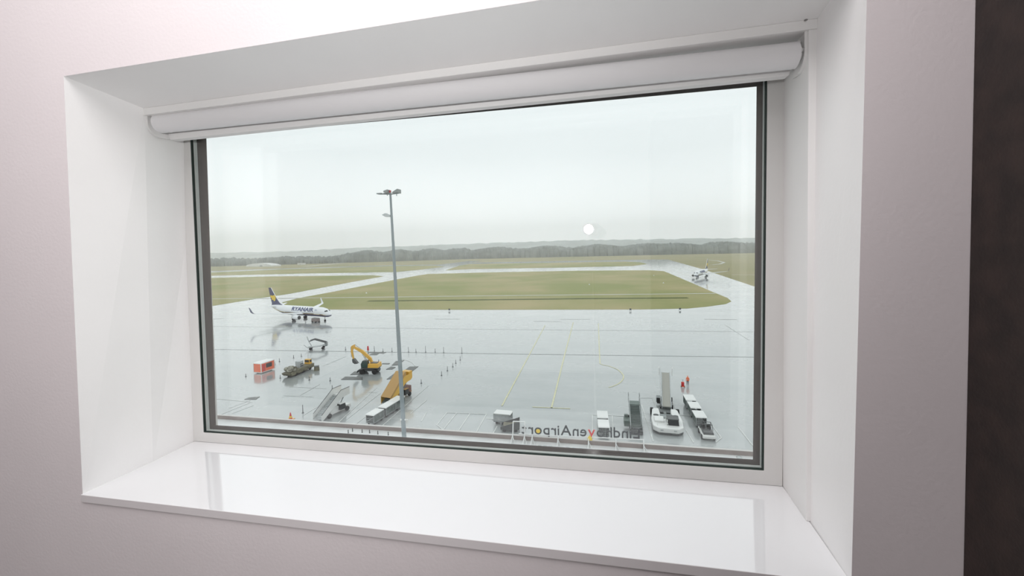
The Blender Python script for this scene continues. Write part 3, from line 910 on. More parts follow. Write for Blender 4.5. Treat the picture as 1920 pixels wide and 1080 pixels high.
HR = 1.9
def roofpt(px, py): p = gp(px, py, G + HR); return (p.x, p.y, G - .03)
c1 = [roofpt(703, 771), roofpt(725.5, 757.5), roofpt(744, 746.5)]
r1 = math.atan2(c1[2][1] - c1[0][1], c1[2][0] - c1[0][0])
cart = luggage_cart(c1[0], r1 + math.pi, 'white-roofed luggage cart nearest the window in the train left of the mast', 'white roofed luggage carts')
tree_copy(cart, c1[1], r1 + math.pi, 'middle white-roofed luggage cart of the train left of the mast')
tree_copy(cart, c1[2], r1 + math.pi, 'farthest white-roofed luggage cart of the train, touching the light mast in view')
c2 = [roofpt(1292.7, 744), roofpt(1301.5, 758), roofpt(1311.2, 775)]
r2 = math.atan2(c2[2][1] - c2[0][1], c2[2][0] - c2[0][0])
tree_copy(cart, c2[0], r2, 'farthest white-roofed luggage cart in the train below the worker')
tree_copy(cart, c2[1], r2, 'middle white-roofed luggage cart in the train below the worker')
tree_copy(cart, c2[2], r2, 'white-roofed luggage cart coupled directly behind the dark baggage tractor')
c3 = [roofpt(1129.6, 775.5), roofpt(1131.5, 792.5)]
r3 = math.atan2(c3[1][1] - c3[0][1], c3[1][0] - c3[0][0])
tree_copy(cart, c3[0], r3, 'rear one of the two white-roofed carts parked beyond the reversed sign')
tree_copy(cart, c3[1], r3, 'front one of the two white-roofed carts parked beyond the reversed sign')
p4 = gp(943, 772, G + HR)
q4 = gp(960, 773.5, G + HR); cart4 = tree_copy(cart, (p4.x, p4.y, G - .03), math.atan2(q4.y - p4.y, q4.x - p4.x) + math.pi, 'lone white-topped luggage cart beside the dark trailer, left of the sign')

for ch in [x for x in bpy.data.objects if x.parent == cart4 and x.name.startswith('side_curtain')]:
    ch.material_slots[0].link = 'OBJECT'; ch.material_slots[0].material = LGREY
    ch['label'] = 'pale grey side cover'
# dark open trailer beside it
p = gp(957, 806); e = empty('open_trailer', (p.x, p.y, G - .03), 'dark open trailer with a slanted side, in front of the lone cart', 'trailer', math.radians(8))
MB().box((0, 0, .5), (3.0, 1.8, .16)).build('deck', DGREY, e)
MB().prism([(-1.5, .58), (1.5, .58), (1.5, 1.75), (-1.5, .85)], -.9, -.84).prism([(-1.5, .58), (1.5, .58), (1.5, 1.75), (-1.5, .85)], .84, .9).box((1.47, 0, 1.15), (.06, 1.8, 1.2)).build('side_board', DGREY, e)
for x in (-.9, .9):
    for s in (-1, 1): MB().wheel((x, s * .75, .24), .24, .15, 12).build('wheel', TYRE, e)
MB().box((.1, 0, .8), (2.4, 1.4, .45)).build('load', MUD, e, bevel=.05)

# dark baggage tractor pulling the right-hand train
a = gp(1320, 808.5); b = gp(1330, 827)
e = empty('baggage_tractor', (*((a + b) / 2).xy, G - .03), 'dark baggage tractor with white bumper at the front of the right-hand cart train', 'baggage tractor', heading(a, b))
MB().box((0, 0, .62), (3.3, 1.75, .45)).build('chassis', WHITE, e, bevel=.08)
MB().box((.95, 0, .98), (1.1, 1.5, .35), taper=.9).build('bonnet', DGREY, e, bevel=.05)
MB().box((-.15, 0, .95), (.9, 1.4, .3)).build('seat_well', DGREY, e)
for s in (-.38, .38): MB().box((-.35, s, 1.15), (.4, .5, .15)).box((-.6, s, 1.4), (.12, .5, .5)).build('seat', TYRE, e, bevel=.03)
MB().tube([(.3, .38, 1.1), (.15, .38, 1.45)], .03, 6).build('steering_column', TYRE, e)
MB().box((-1.25, 0, .95), (.7, 1.5, .25)).build('rear_deck', DGREY, e)
MB().box((1.7, 0, .55), (.16, 1.85, .35)).build('bumper', WHITE, e, bevel=.04)
mb = MB()
for s in (-1, 1): mb.tube([(-.75, s * .75, .9), (-.75, s * .72, 1.9), (.35, s * .7, 1.9), (.65, s * .75, 1.1)], .045, 6)
mb.tube([(-.75, -.72, 1.9), (-.75, .72, 1.9)], .045, 6); mb.tube([(.35, -.7, 1.9), (.35, .7, 1.9)], .045, 6)
mb.build('roll_frame', DGREY, e)
for x in (-1.05, 1.05):
    for s in (-1, 1): MB().wheel((x, s * .82, .36), .36, .28).build('wheel', TYRE, e)

# towbarless aircraft tug
a = gp(1246, 778); b = gp(1254, 817)
hd = heading(a, b)
e = empty('aircraft_tug', (*((a + b) / 2).xy, G - .03), 'wide low white aircraft tug with one cab, below the belt loader', 'aircraft tug', hd)
L_, W_ = 8.2, 4.8
prof = [(L_ / 2, -W_ * .30), (L_ / 2, W_ * .30), (L_ * .40, W_ * .46), (L_ * .05, W_ * .49), (-L_ * .46, W_ * .42), (-L_ * .5, W_ * .34), (-L_ * .5, W_ * .20), (-L_ * .16, W_ * .17), (-L_ * .12, 0), (-L_ * .16, -W_ * .17),
        (-L_ * .5, -W_ * .20), (-L_ * .5, -W_ * .34), (-L_ * .46, -W_ * .42), (L_ * .05, -W_ * .49), (L_ * .40, -W_ * .46)]
MB().prism(prof, .38, 1.15, 'z').build('body', WHITE, e, bevel=.12)
MB().prism([(p_[0] * .985, p_[1] * .985) for p_ in prof], .22, .39, 'z').build('skirt', DGREY, e)
MB().box((-.5, 0, 1.2), (1.6, 1.9, .12)).build('engine_grille', MGREY, e)
MB().box((1.0, -1.2, 1.28), (2.0, 1.4, .26)).build('bonnet', WHITE, e, bevel=.06)
cb = MB().box((2.0, .75, 1.55), (1.9, 1.9, .85), taper=.88).build('cab', DGLASS, e, bevel=.04)
MB().box((1.9, .75, 2.02), (1.7, 1.75, .1)).build('cab_roof', DGREY, cb, bevel=.03)
mb = MB()
for x in (1.08, 2.92):
    for y in (-.17, 1.67): mb.tube([(x, y, 1.12), (x * .99 + .02, .75 + (y - .75) * .9, 2.0)], .07, 6)
mb.build('cab_pillar', WHITE, cb)
mb = MB(); mb.tube([(3.3, -1.6, 1.2), (3.3, -1.6, 1.55), (3.3, .0, 1.55), (3.3, 0, 1.2)], .05, 6); mb.build('guard_rail', WHITE, e)
for s in (-1, 1): MB().box((L_ / 2 + .02, s * .95, .8), (.08, .4, .2)).build('headlight', LGREY, e)
for x in (-3.6, 2.6):
    for s in (-1, 1): MB().wheel((x, s * W_ * .40, .5), .5, .45).build('wheel', TYRE, e)
MB().tube([(-3.0, -1.0, .55), (-3.0, 1.0, .55)], .12, 8).box((-2.2, 0, .45), (1.3, 1.2, .2)).build('cradle', DGREY, e)
for y in (-1.55, 1.45): MB().tube([(-.9, y, 1.15), (-.9, y, 1.2)], .42, 18).build('hatch', DGREY, e)
for s in (-1, 1): MB().wheel((-3.95, s * W_ * .43, .62), .6, .5).build('wheel', TYRE, e)
for y in (-.55, .5): MB().box((-2.9, y, .8), (.7, .6, .5)).build('lift_arm', DGREY, e, bevel=.05)

# belt loader behind it
a = gp(1250, 771); b = gp(1248, 735)
hd = heading(a, b)
e = empty('belt_loader', (a.x, a.y, G - .03), 'pale belt loader with raised conveyor beyond the aircraft tug', 'belt loader', hd)
Lb, Hb = 9.2, 3.3
al = math.atan2(Hb, Lb)
def bpt(t, y, up=0): return (t * Lb, y, .75 + t * Hb + up)
MB().loft([[Vector(bpt(t, s * .66, u)) for s, u in ((-1, .0), (1, .0), (1, .12), (-1, .12))] for t in (0, 1)]).build('belt', BELT, e)
for s in (-1, 1):
    MB().loft([[Vector(bpt(t, s * .76 + d_, u)) for d_, u in ((-.07, -.25), (.07, -.25), (.07, .2), (-.07, .2))] for t in (-.01, 1.01)]).build('conveyor_side', LGREY, e)
mb = MB()
for t in (.0, .2, .4, .6, .8, 1.0): mb.tube([bpt(t, 1.0, 0), bpt(t, 1.0, .95)], .04, 6)
mb.tube([bpt(0, 1.0, .95), bpt(1, 1.0, .95)], .045, 6); mb.tube([bpt(0, 1.0, .5), bpt(1, 1.0, .5)], .035, 6)
mb.build('handrail', LGREY, e)
mb = MB()
for s in (-1, 1):
    mb.tube([bpt(.93, s * 1.15, 0), bpt(.93, s * 1.2, 1.3)], .07, 6); mb.tube([bpt(1.0, s * 1.15, 0), bpt(1.0, s * 1.2, 1.2)], .06, 6); mb.tube([bpt(.93, s * 1.2, 1.3), bpt(1.0, s * 1.2, 1.2)], .06, 6)
mb.build('end_guard', WHITE, e)
MB().box((3.4, 0, .62), (5.4, 1.7, .32)).build('chassis', LGREY, e, bevel=.04)
MB().box((3.3, 1.35, .95), (1.5, .75, .8)).build('engine_box', MGREY, e, bevel=.05)
st = MB().box((2.2, 1.3, .85), (.7, .6, .5)).box((1.95, 1.3, 1.3), (.12, .6, .55)).build('driver_seat', TYRE, e)
for x in (1.2, 5.2):
    for s in (-1, 1): MB().wheel((x, s * .95, .38), .38, .28).build('wheel', TYRE, e)
for s in (-1, 1): MB().tube([(5.4, s * .6, .7), (6.8, s * .6, 2.9)], .07, 8).build('lifting_strut', MGREY, e)

# worker and trolley
def person(px, py):
    p = gp(px, py); e_dir = heading(p, CAM)
    e = empty('person', (p.x, p.y, G - .03), 'worker in orange hi-vis jacket and dark trousers standing by the red trolley', 'person', e_dir, scale=1.08)
    me = bpy.data.meshes.new('body')
    V = [(0, 0, .95), (0, 0, 1.15), (0, 0, 1.38), (0, 0, 1.52), (.01, 0, 1.66),
         (0, .19, 1.42), (.03, .26, 1.15), (.16, .22, .95), (.2, .2, .88),
         (0, -.19, 1.42), (.02, -.26, 1.16), (.12, -.27, .94), (.16, -.27, .87),
         (0, .10, .9), (.03, .12, .5), (0, .13, .09), (.14, .14, .05),
         (0, -.10, .9), (-.02, -.12, .5), (-.08, -.13, .09), (.06, -.14, .05)]
    Ed = [(0, 1), (1, 2), (2, 3), (3, 4), (2, 5), (5, 6), (6, 7), (7, 8), (2, 9), (9, 10), (10, 11), (11, 12), (0, 13), (13, 14), (14, 15), (15, 16), (0, 17), (17, 18), (18, 19), (19, 20)]
    rad = [.15, .15, .17, .06, .10, .08, .06, .045, .04, .08, .06, .045, .04, .105, .075, .055, .045, .105, .075, .055, .045]
    me.from_pydata(V, Ed, [])
    bm = bmesh.new(); bm.from_mesh(me)
    ly = bm.verts.layers.skin.verify()
    bm.verts.ensure_lookup_table()
    for i, v in enumerate(bm.verts):
        v[ly].radius = (rad[i], rad[i])
    bm.verts[0][ly].use_root = True
    bm.to_mesh(me); bm.free()
    o = bpy.data.objects.new('body', me); COL.objects.link(o); o.parent = e
    sk = o.modifiers.new('skin', 'SKIN'); ss = o.modifiers.new('sub', 'SUBSURF'); ss.levels = 1; ss.render_levels = 1
    # clothing colours by height on the figure
    m = bpy.data.materials.new('clothed_figure'); m.use_nodes = True; t = m.node_tree; b_ = t.nodes['Principled BSDF']
    tcn = t.nodes.new('ShaderNodeTexCoord'); sx = t.nodes.new('ShaderNodeSeparateXYZ'); rr_ = t.nodes.new('ShaderNodeValToRGB')
    t.links.new(tcn.outputs['Object'], sx.inputs[0])
    mu = t.nodes.new('ShaderNodeMath'); mu.operation = 'MULTIPLY'; mu.inputs[1].default_value = .5
    t.links.new(sx.outputs['Z'], mu.inputs[0]); t.links.new(mu.outputs[0], rr_.inputs[0])
    cr = rr_.color_ramp; cr.interpolation = 'CONSTANT'
    cr.elements[0].position = 0; cr.elements[0].color = (.03, .035, .05, 1)
    cr.elements[1].position = .42; cr.elements[1].color = (.95, .18, .05, 1)
    k = cr.elements.new(.765); k.color = (.6, .36, .26, 1)
    t.links.new(rr_.outputs[0], b_.inputs['Base Color']); b_.inputs['Roughness'].default_value = .7
    me.materials.append(m)
    MB().sphere((.0, 0, 1.74), .115, 12, 8, (1, .95, .75)).build('cap', ORANGE, o, smooth=True)
    for s in (-1, 1):
        hb = MB(); c = Vector((.2, .2, .86) if s > 0 else (.16, -.27, .85))
        hb.box(c, (.04, .08, .09))
        for j in range(4): hb.tube([c + Vector((0, -.03 + .02 * j, -.03)), c + Vector((.01, -.03 + .02 * j, -.085 - .008 * (j in (1, 2))))], .009, 6)
        hb.tube([c + Vector((.01, s * -.04, .01)), c + Vector((.03, s * -.055, -.03))], .01, 6)
        hb.build('hand', SKIN, o)
    mb = MB()
    for z in (1.12, 1.3): mb.tube([(math.cos(a_) * .19, math.sin(a_) * .22, z) for a_ in [j * math.pi / 8 for j in range(17)]], .02, 5)
    mb.build('reflective_band', LGREY, o)
    return e
person(1289.5, 722)
p = gp(1280.5, 726)
e = empty('equipment_trolley', (p.x, p.y, G - .03), 'small red upright trolley standing left of the worker', 'trolley')
MB().tube([(0, 0, .25), (0, 0, .35), (0, 0, .95), (0, 0, 1.08)], [.2, .25, .25, .1], 16).build('tank', RED, e, smooth=True)
MB().tube([(0, .05, 1.0), (0, .1, 1.5), (.2, .1, 1.5)], .025, 6).tube([(0, .1, 1.5), (-.2, .1, 1.5)], .025, 6).build('handle', DGREY, e)
MB().box((0, -.05, .2), (.6, .45, .08)).box((0, .28, .65), (.55, .06, .8)).build('frame', KIOSK, e)
for s in (-1, 1): MB().tube([(s * .3, 0, .17), (s * .38, 0, .17)], .17, 12).build('wheel', TYRE, e)

# wheeled excavator
p = gp(694, 699); hd = math.atan2(-1, 0) + 0  # undercarriage across the view
lat = heading(gp(680, 697), gp(708, 697))
e = empty('excavator', (p.x, p.y, G - .03), 'yellow wheeled excavator with arched boom standing on the apron', 'excavator', lat)
MB().box((0, 0, .85), (4.6, 1.6, .5)).build('undercarriage', DGREY, e, bevel=.05)
MB().box((-2.65, 0, .62), (.12, 2.4, .55), ry=.3).build('dozer_blade', DGREY, e)
for x in (-1.5, 1.5):
    for s in (-1, 1): MB().wheel((x, s * 1.05, .58), .58, .5).build('wheel', TYRE, e)
MB().box((.35, 0, 1.42), (4.1, 2.4, .22)).build('slewing_deck', DGREY, e, bevel=.03)
up = MB().box((1.2, 0, 2.0), (2.6, 2.4, 1.0), taper=.93).build('upper_body', SAFY, e, bevel=.08)
MB().box((1.3, -.2, 2.56), (1.6, 1.2, .1)).box((.6, .4, 2.56), (.5, .4, .1)).build('engine_cover', DGREY, up)
MB().tube([(1.9, .7, 2.5), (1.9, .7, 3.0)], .07, 8).build('exhaust', DGREY, up)
cb = MB().prism([(-1.6, 1.6), (-.1, 1.6), (-.1, 3.15), (-1.25, 3.15), (-1.65, 2.4)], -1.2, -.25).build('cab', GGLASS, e, bevel=.04)
MB().box((-.68, -.72, 3.18), (1.2, 1.0, .09)).build('cab_roof', DGREY, cb)
mb = MB()
for y in (-1.21, -.24):
    mb.tube([(-1.62, y, 1.6), (-1.66, y, 2.4), (-1.26, y, 3.15), (-.1, y, 3.15), (-.1, y, 1.6)], .05, 6)
mb.build('cab_frame', DGREY, cb)
bm_ = MB()
def arm2(pts, w0, depth=.22):
    mb = MB()
    n = len(pts); rings = []
    for i, (x, z, h) in enumerate(pts):
        a_ = pts[max(i - 1, 0)]; b_ = pts[min(i + 1, n - 1)]
        d_ = Vector((b_[0] - a_[0], 0, b_[1] - a_[1])).normalized(); nn = Vector((-d_.z, 0, d_.x))
        c_ = Vector((x, 0, z))
        rings.append([c_ + nn * h + Vector((0, w0, 0)), c_ + nn * h - Vector((0, w0, 0)), c_ - nn * h - Vector((0, w0, 0)), c_ - nn * h + Vector((0, w0, 0))])
    return mb.loft(rings)
boom = arm2([(.7, 1.9, .25), (.1, 3.4, .36), (-1.9, 5.2, .36), (-4.0, 6.3, .24)], .22)
boom.v = [p_ + Vector((0, .15, 0)) for p_ in boom.v]
bo = boom.build('boom', SAFY, e, bevel=.02)
stick = arm2([(-3.5, 6.75, .16), (-4.15, 6.35, .30), (-4.35, 5.1, .22), (-4.0, 3.3, .15)], .18)
stick.v = [p_ + Vector((0, .15, 0)) for p_ in stick.v]
sk_ = stick.build('stick', SAFY, e, bevel=.02)
MB().prism([(-4.2, 3.4), (-3.8, 3.45), (-3.35, 2.9), (-2.9, 2.3), (-3.6, 2.2), (-4.15, 2.6)], -.3, .6).build('bucket', DGREY, sk_, bevel=.02)
for s in (-.1, .4): MB().tube([(-.3, s, 2.0), (-1.7, s, 4.6)], .08, 8).build('boom_cylinder', LGREY, bo)
MB().tube([(-2.0, .15, 5.7), (-3.6, .15, 6.85)], .08, 8).build('stick_cylinder', LGREY, bo)
MB().tube([(-4.6, .15, 6.2), (-4.5, .15, 3.7)], .07, 8).build('bucket_cylinder', LGREY, sk_)
pp = gp(689, 662)
e = empty('marker_post', (*gp(690.5, 668).xy, G - .03), 'red-topped marker post standing behind the excavator boom', 'marker post')
MB().tube([(0, 0, 0), (0, 0, 2.2)], .09, 8).build('pole', DGREY, e)
MB().prism([(-.28, 1.7), (.28, 1.7), (.12, 2.9), (-.12, 2.9)], -.12, .12).build('flag', RED, e)

# thin flat dark patches round the excavator
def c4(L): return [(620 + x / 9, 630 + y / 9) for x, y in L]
patches = [(c4([(330, 655), (400, 600), (500, 598), (505, 645)]), 'dark flat patch left of the excavator wheels'),
          (c4([(175, 735), (250, 685), (540, 695), (540, 738)]), 'largest dark flat patch, lying in front of the excavator'),
          (c4([(1030, 495), (1100, 425), (1240, 410), (1200, 440), (1130, 490)]), 'grey flat patch behind the light mast'),
          (c4([(1220, 600), (1330, 518), (1480, 515), (1370, 600)]), 'pale flat patch to the right of the light mast above the yellow stairs'),
          (c4([(640, 285), (655, 268), (940, 273), (900, 291)]), 'long thin dark patch behind the excavator'),
          (c4([(650, 318), (700, 296), (820, 290), (780, 318)]), 'short flat patch directly behind the excavator body'),
          (c4([(935, 562), (1020, 516), (1095, 528), (1040, 560)]), 'small dark patch right of the excavator'),
          (c4([(945, 730), (1050, 650), (1090, 625), (1010, 725)]), 'narrow dark patch left of the top of the yellow stairs'),
          (c4([(860, 470), (880, 458), (1000, 460), (985, 474)]), 'thin flat patch level with the excavator body, on its right'),
          ([(458, 749), (466, 745.5), (487, 744), (480, 749)], 'small dark patch lying alone at the left of the apron')]
for L, lab in patches:
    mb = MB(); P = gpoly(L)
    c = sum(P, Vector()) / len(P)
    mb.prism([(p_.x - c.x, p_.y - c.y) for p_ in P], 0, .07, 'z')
    o = mb.build('ground_patch', PATCH, loc=(c.x, c.y, G - .028)); tag(o, lab, 'steel plate', 'flat patches around the excavator')

# orange cabin trailer
a = gp(479, 699); b = gp(490, 700.5); c = gp(512, 693)
e = empty('orange_cabin', (*((a + c) / 2).xy, G - .03), 'orange cabin with a white roof standing alone at the far left of the apron', 'cabin', heading(b, c))
Lc = 3.9; Wc = 2.3
MB().box((0, 0, 1.35), (Lc, Wc, 2.1)).build('body', KIOSK, e, bevel=.04)
MB().box((0, 0, 2.5), (Lc + .3, Wc + .3, .22), taper=.92).build('roof', WHITE, e, bevel=.03)
MB().box((0, 0, .28), (Lc + .1, Wc + .1, .14)).build('base', WHITE, e)
mb = MB()
for x in (-1, 1):
    for y in (-1, 1): mb.box((x * Lc / 2, y * Wc / 2, 1.35), (.14, .14, 2.2))
mb.build('corner_post', WHITE, e)
MB().box((.35, -Wc / 2 - .02, 1.6), (1.7, .06, 1.0)).build('window', DGLASS, e)
MB().box((-1.2, -Wc / 2 - .02, 1.25), (.75, .06, 1.75)).build('door', RED, e)
for x in (-1.1, 1.1):
    for s in (-1, 1): MB().wheel((x, s * .9, .2), .2, .18, 10).build('wheel', TYRE, e)

# dark flatbed with reels
a = gp(541, 707); b = gp(581, 690)
e = empty('flatbed_truck', (*((a + b) / 2).xy, G - .03), 'muddy flatbed truck with a pale heap and a small yellow cab, beside the orange cabin', 'flatbed truck', heading(a, b))
Lf = (b - a).length + .4
MB().prism([(-Lf / 2 - .7, 1.0), (-Lf / 2, .35), (Lf / 2, .4), (Lf / 2, 1.35), (-Lf / 2 - .4, 1.15)], -1.15, 1.15).build('hull_body', MUD, e, bevel=.05)
mb = MB(); rnd = random.Random(5)
for k in range(10):
    mb.sphere((-Lf / 2 + .9 + rnd.uniform(-.8, 1.1), rnd.uniform(-.7, .7), 1.45 + rnd.uniform(0, .5)), rnd.uniform(.4, .65), 8, 6, (1, 1, .8))
mb.build('load', HEAP, e)
MB().tube([(-Lf / 2 + 1.5, -.9, 1.5), (-Lf / 2 + 1.5, .9, 1.5)], .7, 18).build('reel', MUD, e)
MB().box((.3, .2, 1.9), (1.2, 1.3, 1.7)).build('cabinet', LGREY, e, bevel=.04)
MB().box((.3, -.47, 1.6), (1.0, .06, .3)).box((.3, -.47, 2.1), (1.0, .06, .2)).build('vent', DGREY, e)
cb = MB().box((Lf / 2 - .75, 0, 1.85), (.95, 1.5, 1.2), taper=.9).build('cab', SAFY, e, bevel=.05)
MB().box((Lf / 2 - 1.22, 0, 2.05), (.08, 1.1, .5)).build('cab_window', DGLASS, cb)
MB().box((Lf / 2 - .75, -.74, 2.05), (.6, .08, .5)).build('cab_window', DGLASS, cb)
MB().tube([(Lf / 2 - .3, .3, 2.4), (Lf / 2 - .2, .3, 3.8)], .05, 6).build('aerial', LGREY, cb)
for x in (-Lf * .3, 0, Lf * .32):
    for s in (-1, 1): MB().wheel((x, s * 1.0, .42), .42, .3).build('wheel', TYRE, e)
p = gp(594, 694)
e = empty('dark_crate', (p.x, p.y, G - .03), 'small dark box standing right of the flatbed truck', 'crate', math.radians(30))
MB().box((0, 0, .5), (1.2, 1.2, 1.0), taper=.85).build('body', MUD, e, bevel=.04)
MB().box((0, 0, 1.04), (1.1, 1.1, .1)).build('lid', DGREY, e)

# towable conveyor with folded arm
a = gp(575, 656); b = gp(616, 653)
e = empty('towable_conveyor', (*((a + b) / 2).xy, G - .03), 'grey towable conveyor with a raised folded arm, beyond the flatbed truck', 'conveyor', heading(a, b))
k = (b - a).length / 41.0
def lp(px, z, y=0): return ((px - 595.5) * k, y, z)
for s in (-.6, .6):
    MB().tube([lp(577, .75, s), lp(603, 1.0, s), lp(612, 1.4, s)], .14, 6).build('chassis_rail', LGREY, e)
    MB().tube([lp(582, 2.7, s), lp(591, 3.1, s), lp(613, 1.9, s)], .17, 6).build('arm', DGREY, e)
MB().box(lp(594, 1.0), (3.2, 1.1, .12), ry=-.05).build('belt', LGREY, e)
MB().box(lp(612, 1.4), (.7, 1.4, 1.1)).build('hinge_box', MGREY, e, bevel=.05)
MB().tube([lp(585, .9, 0), lp(579.5, 2.6, 0), lp(576.5, 4.0, 0)], .13, 6).build('mast_post', LGREY, e)
MB().tube([lp(576, .7, 0), lp(570.5, 1.5, 0)], .09, 6).build('drawbar', LGREY, e)
for x in (583, 606):
    for s in (-1, 1): MB().wheel((lp(x, 0)[0], s * .8, .38), .38, .25, 12).build('wheel', TYRE, e)

# object on the ground below the airliner nose
p = gp(592, 604)
e = empty('ground_power_unit', (p.x, p.y, G - .03), 'brown-grey ground unit standing under the nose of the airliner', 'ground unit', math.radians(-14))
MB().box((0, 0, 1.0), (3.2, 1.6, 1.3)).build('body', PARAPET, e, bevel=.06)
MB().box((0, 0, 1.72), (2.8, 1.4, .14)).build('hood', MGREY, e)
for x in (-1.1, 1.1):
    for s in (-1, 1): MB().wheel((x, s * .75, .32), .32, .2, 10).build('wheel', TYRE, e)

# marker posts and cones on the apron
def post(loc, h, label):
    e = empty('bollard', loc, label, 'bollard', group='slim dark bollards on the apron')
    MB().tube([(0, 0, .04), (0, 0, h)], [.075, .05], 8).build('post', BOLL, e)
    MB().tube([(0, 0, 0), (0, 0, .08)], .19, 10).build('foot', BOLL, e)
    return e
ORD = ['first', 'second', 'third', 'fourth', 'fifth', 'sixth', 'seventh', 'eighth', 'ninth', 'tenth']
tall = None
row = [(648, 656, 1.0), (702, 658, 1.5), (718, 659, .9), (735, 659, 1.1), (766, 660, 1.5), (780, 660, 1.0), (798, 660, 1.8), (816, 660, 1.0), (832, 661, 1.6), (866, 662, 1.7)]
for i, (x, y, h) in enumerate(row):
    p = gp(x, y); post((p.x, p.y, G - .03), h, '%s slim dark bollard from the left in the level row behind the excavator' % ORD[i])
row = [(863, 675, 1.0), (854.6, 681, .9), (849, 688, 1.0), (839, 695, 1.1), (828, 704, 1.0)]
for i, (x, y, h) in enumerate(row):
    p = gp(x, y); post((p.x, p.y, G - .03), h, '%s slim dark bollard from the top in the slanting row right of the mast' % ORD[i])
solo = [(790, 718.5, .9, 'lone bollard right of the yellow stairs'), (619, 714, .8, 'lone bollard between the flatbed truck and the excavator patches'), (580, 712.5, .8, 'lone bollard below the right end of the flatbed truck'),
        (525.5, 709, .8, 'lone bollard below the left end of the flatbed truck'), (524, 678, .9, 'lone bollard above the left end of the flatbed truck'), (515.5, 684, .8, 'lone bollard between the orange cabin and the flatbed truck'),
        (550.5, 671, .8, 'lone bollard above the middle of the flatbed truck'), (565, 668, .8, 'lone bollard below the towable conveyor'), (461, 706, .7, 'lone bollard at the left of the orange cabin'),
        (568, 774, 1.5, 'lone tall bollard left of the white passenger stairs'), (623, 730, .9, 'lone bollard above the top of the white stairs')]
for x, y, h, lab in solo:
    p = gp(x, y); post((p.x, p.y, G - .03), h, lab)
# small boards at the grass edge
for x, y, lab in ((842.5, 583, 'leftmost tiny dark board at the near edge of the grass'), (1182, 583, 'middle tiny dark board at the near edge of the grass'), (1275, 582, 'rightmost tiny dark board at the near edge of the grass')):
    p = gp(x, y); e = empty('taxiway_sign', (p.x, p.y, G - .02), lab, 'taxiway sign', group='taxiway boards at the grass edge')
    MB().box((0, 0, .75), (.8, .15, .7)).build('board', DGREY, e)
    MB().box((-.3, 0, .2), (.08, .08, .4)).box((.3, 0, .2), (.08, .08, .4)).build('leg', DGREY, e)
# far traffic light-coloured markers on the grass
for x, y, lab in ((687, 550, 'pale marker on the grass left of the mast'), (1105, 534, 'pale marker on the middle of the grass'), (1244, 531, 'pale marker on the right of the grass'), (1226, 517, 'small white hut-like marker near the top right of the grass')):
    p = gp(x, y); e = empty('grass_marker', (p.x, p.y, G), lab, 'marker', group='pale markers on the grass')
    MB().tube([(0, 0, 0), (0, 0, .9)], [.45, .12], 10).build('cone', BUILDW, e)
    MB().box((0, 0, .04), (1.2, 1.2, .08)).build('base', BUILDW, e)
# warning cones close to the terminal
def cone(px, py, label, h=1.0, z=None):
    p = gp(px, py); e = empty('traffic_cone', (p.x, p.y, G - .03), label, 'traffic cone', group='red and yellow cones by the terminal')
    MB().tube([(0, 0, .08), (0, 0, h)], [.30, .05], 14).build('cone', RED, e, smooth=True)
    MB().tube([(0, 0, h * .25), (0, 0, h * .5)], [.27, .2], 14).build('band', YEL, e)
    MB().box((0, 0, .05), (1.1, .9, .1)).build('base', SAFY, e, bevel=.02)
cone(545, 786, 'red and yellow cone left of the white passenger stairs', 1.25)

# ------------------------------------------------------------------ the terminal roof below with its sign
ZR = -16.0
A = gp(405, 781.5, ZR); B = gp(1410, 837.5, ZR)
yw = (A.y + B.y) / 2
print('parapet', A, B)
bx0, bx1 = A.x - 1.0, B.x + 14
struct(MB().box(((bx0 + bx1) / 2, yw - .1, ZR - .02), (bx1 - bx0, .22, .04)).build('parapet_cap', CAPM, bevel=.01))
struct(MB().box(((bx0 + bx1) / 2, yw - .1, ZR - .22), (bx1 - bx0, .18, .36)).build('parapet', PARAPET))
struct(MB().box(((bx0 + bx1) / 2, (yw - .1 + .5) / 2, ZR - .475), (bx1 - bx0, yw - .6, .15)).build('terminal_roof', ROOFM))
struct(MB().box(((bx0 + bx1) / 2, (yw - .3) / 2 + 5, (ZR - .7 + G) / 2), (bx1 - bx0 - .2, yw - 11, ZR - .7 - G)).build('terminal_block', PARAPET))

# light mast on the roof
TOP = Vector((0, 0, 0))
Pb = gp(759.5, 850, ZR - .40)
d_ = ray(732, 365); mt = CAM + d_ * ((Pb.y - CAM.y) / d_.y)
e = empty('light_mast', Pb, 'tall grey floodlight mast standing on the terminal roof in front of the apron', 'light mast')
top = mt - Pb
MB().tube([top * t for t in (0, .2, .45, .7, 1.0)], [.185, .175, .15, .12, .085], 20).build('pole', MAST, e, smooth=True)
MB().tube([(0, 0, 0), (0, 0, .08)], .4, 16).build('base_plate', LGREY, e)
def fl(px, py, Yd=0):
    dd = ray(px, py); return CAM + dd * ((Pb.y + Yd - CAM.y) / dd.y) - Pb
MB().tube([fl(709, 363.5), fl(733, 364), fl(748, 362)], .05, 8).build('cross_arm', MAST, e)
for (x0, y0, x1, y1) in ((738.5, 363, 748.5, 357.5), (722, 361, 730, 358.8)):
    a_ = fl(x0, y0); b_ = fl(x1, y1)
    hh = MB().loft([[a_ + Vector((0, -.3, .0)), a_ + Vector((0, .3, 0)), a_ + Vector((0, .3, .10)), a_ + Vector((0, -.3, .10))],
                    [b_ + Vector((0, -.35, -.18)), b_ + Vector((0, .35, -.18)), b_ + Vector((0, .35, .12)), b_ + Vector((0, -.35, .12))]]).build('floodlight', MGREY, e, bevel=.02)
    MB().tube([(a_ + b_) / 2 + Vector((0, 0, -.3)), (a_ + b_) / 2], .03, 6).build('lamp_bracket', MAST, hh)
for off in (0, .5):
    MB().box(fl(713, 363.8) + Vector((off * 1.2, 0, .02)), (.4, .5, .07)).build('flat_lamp', MGREY, e)
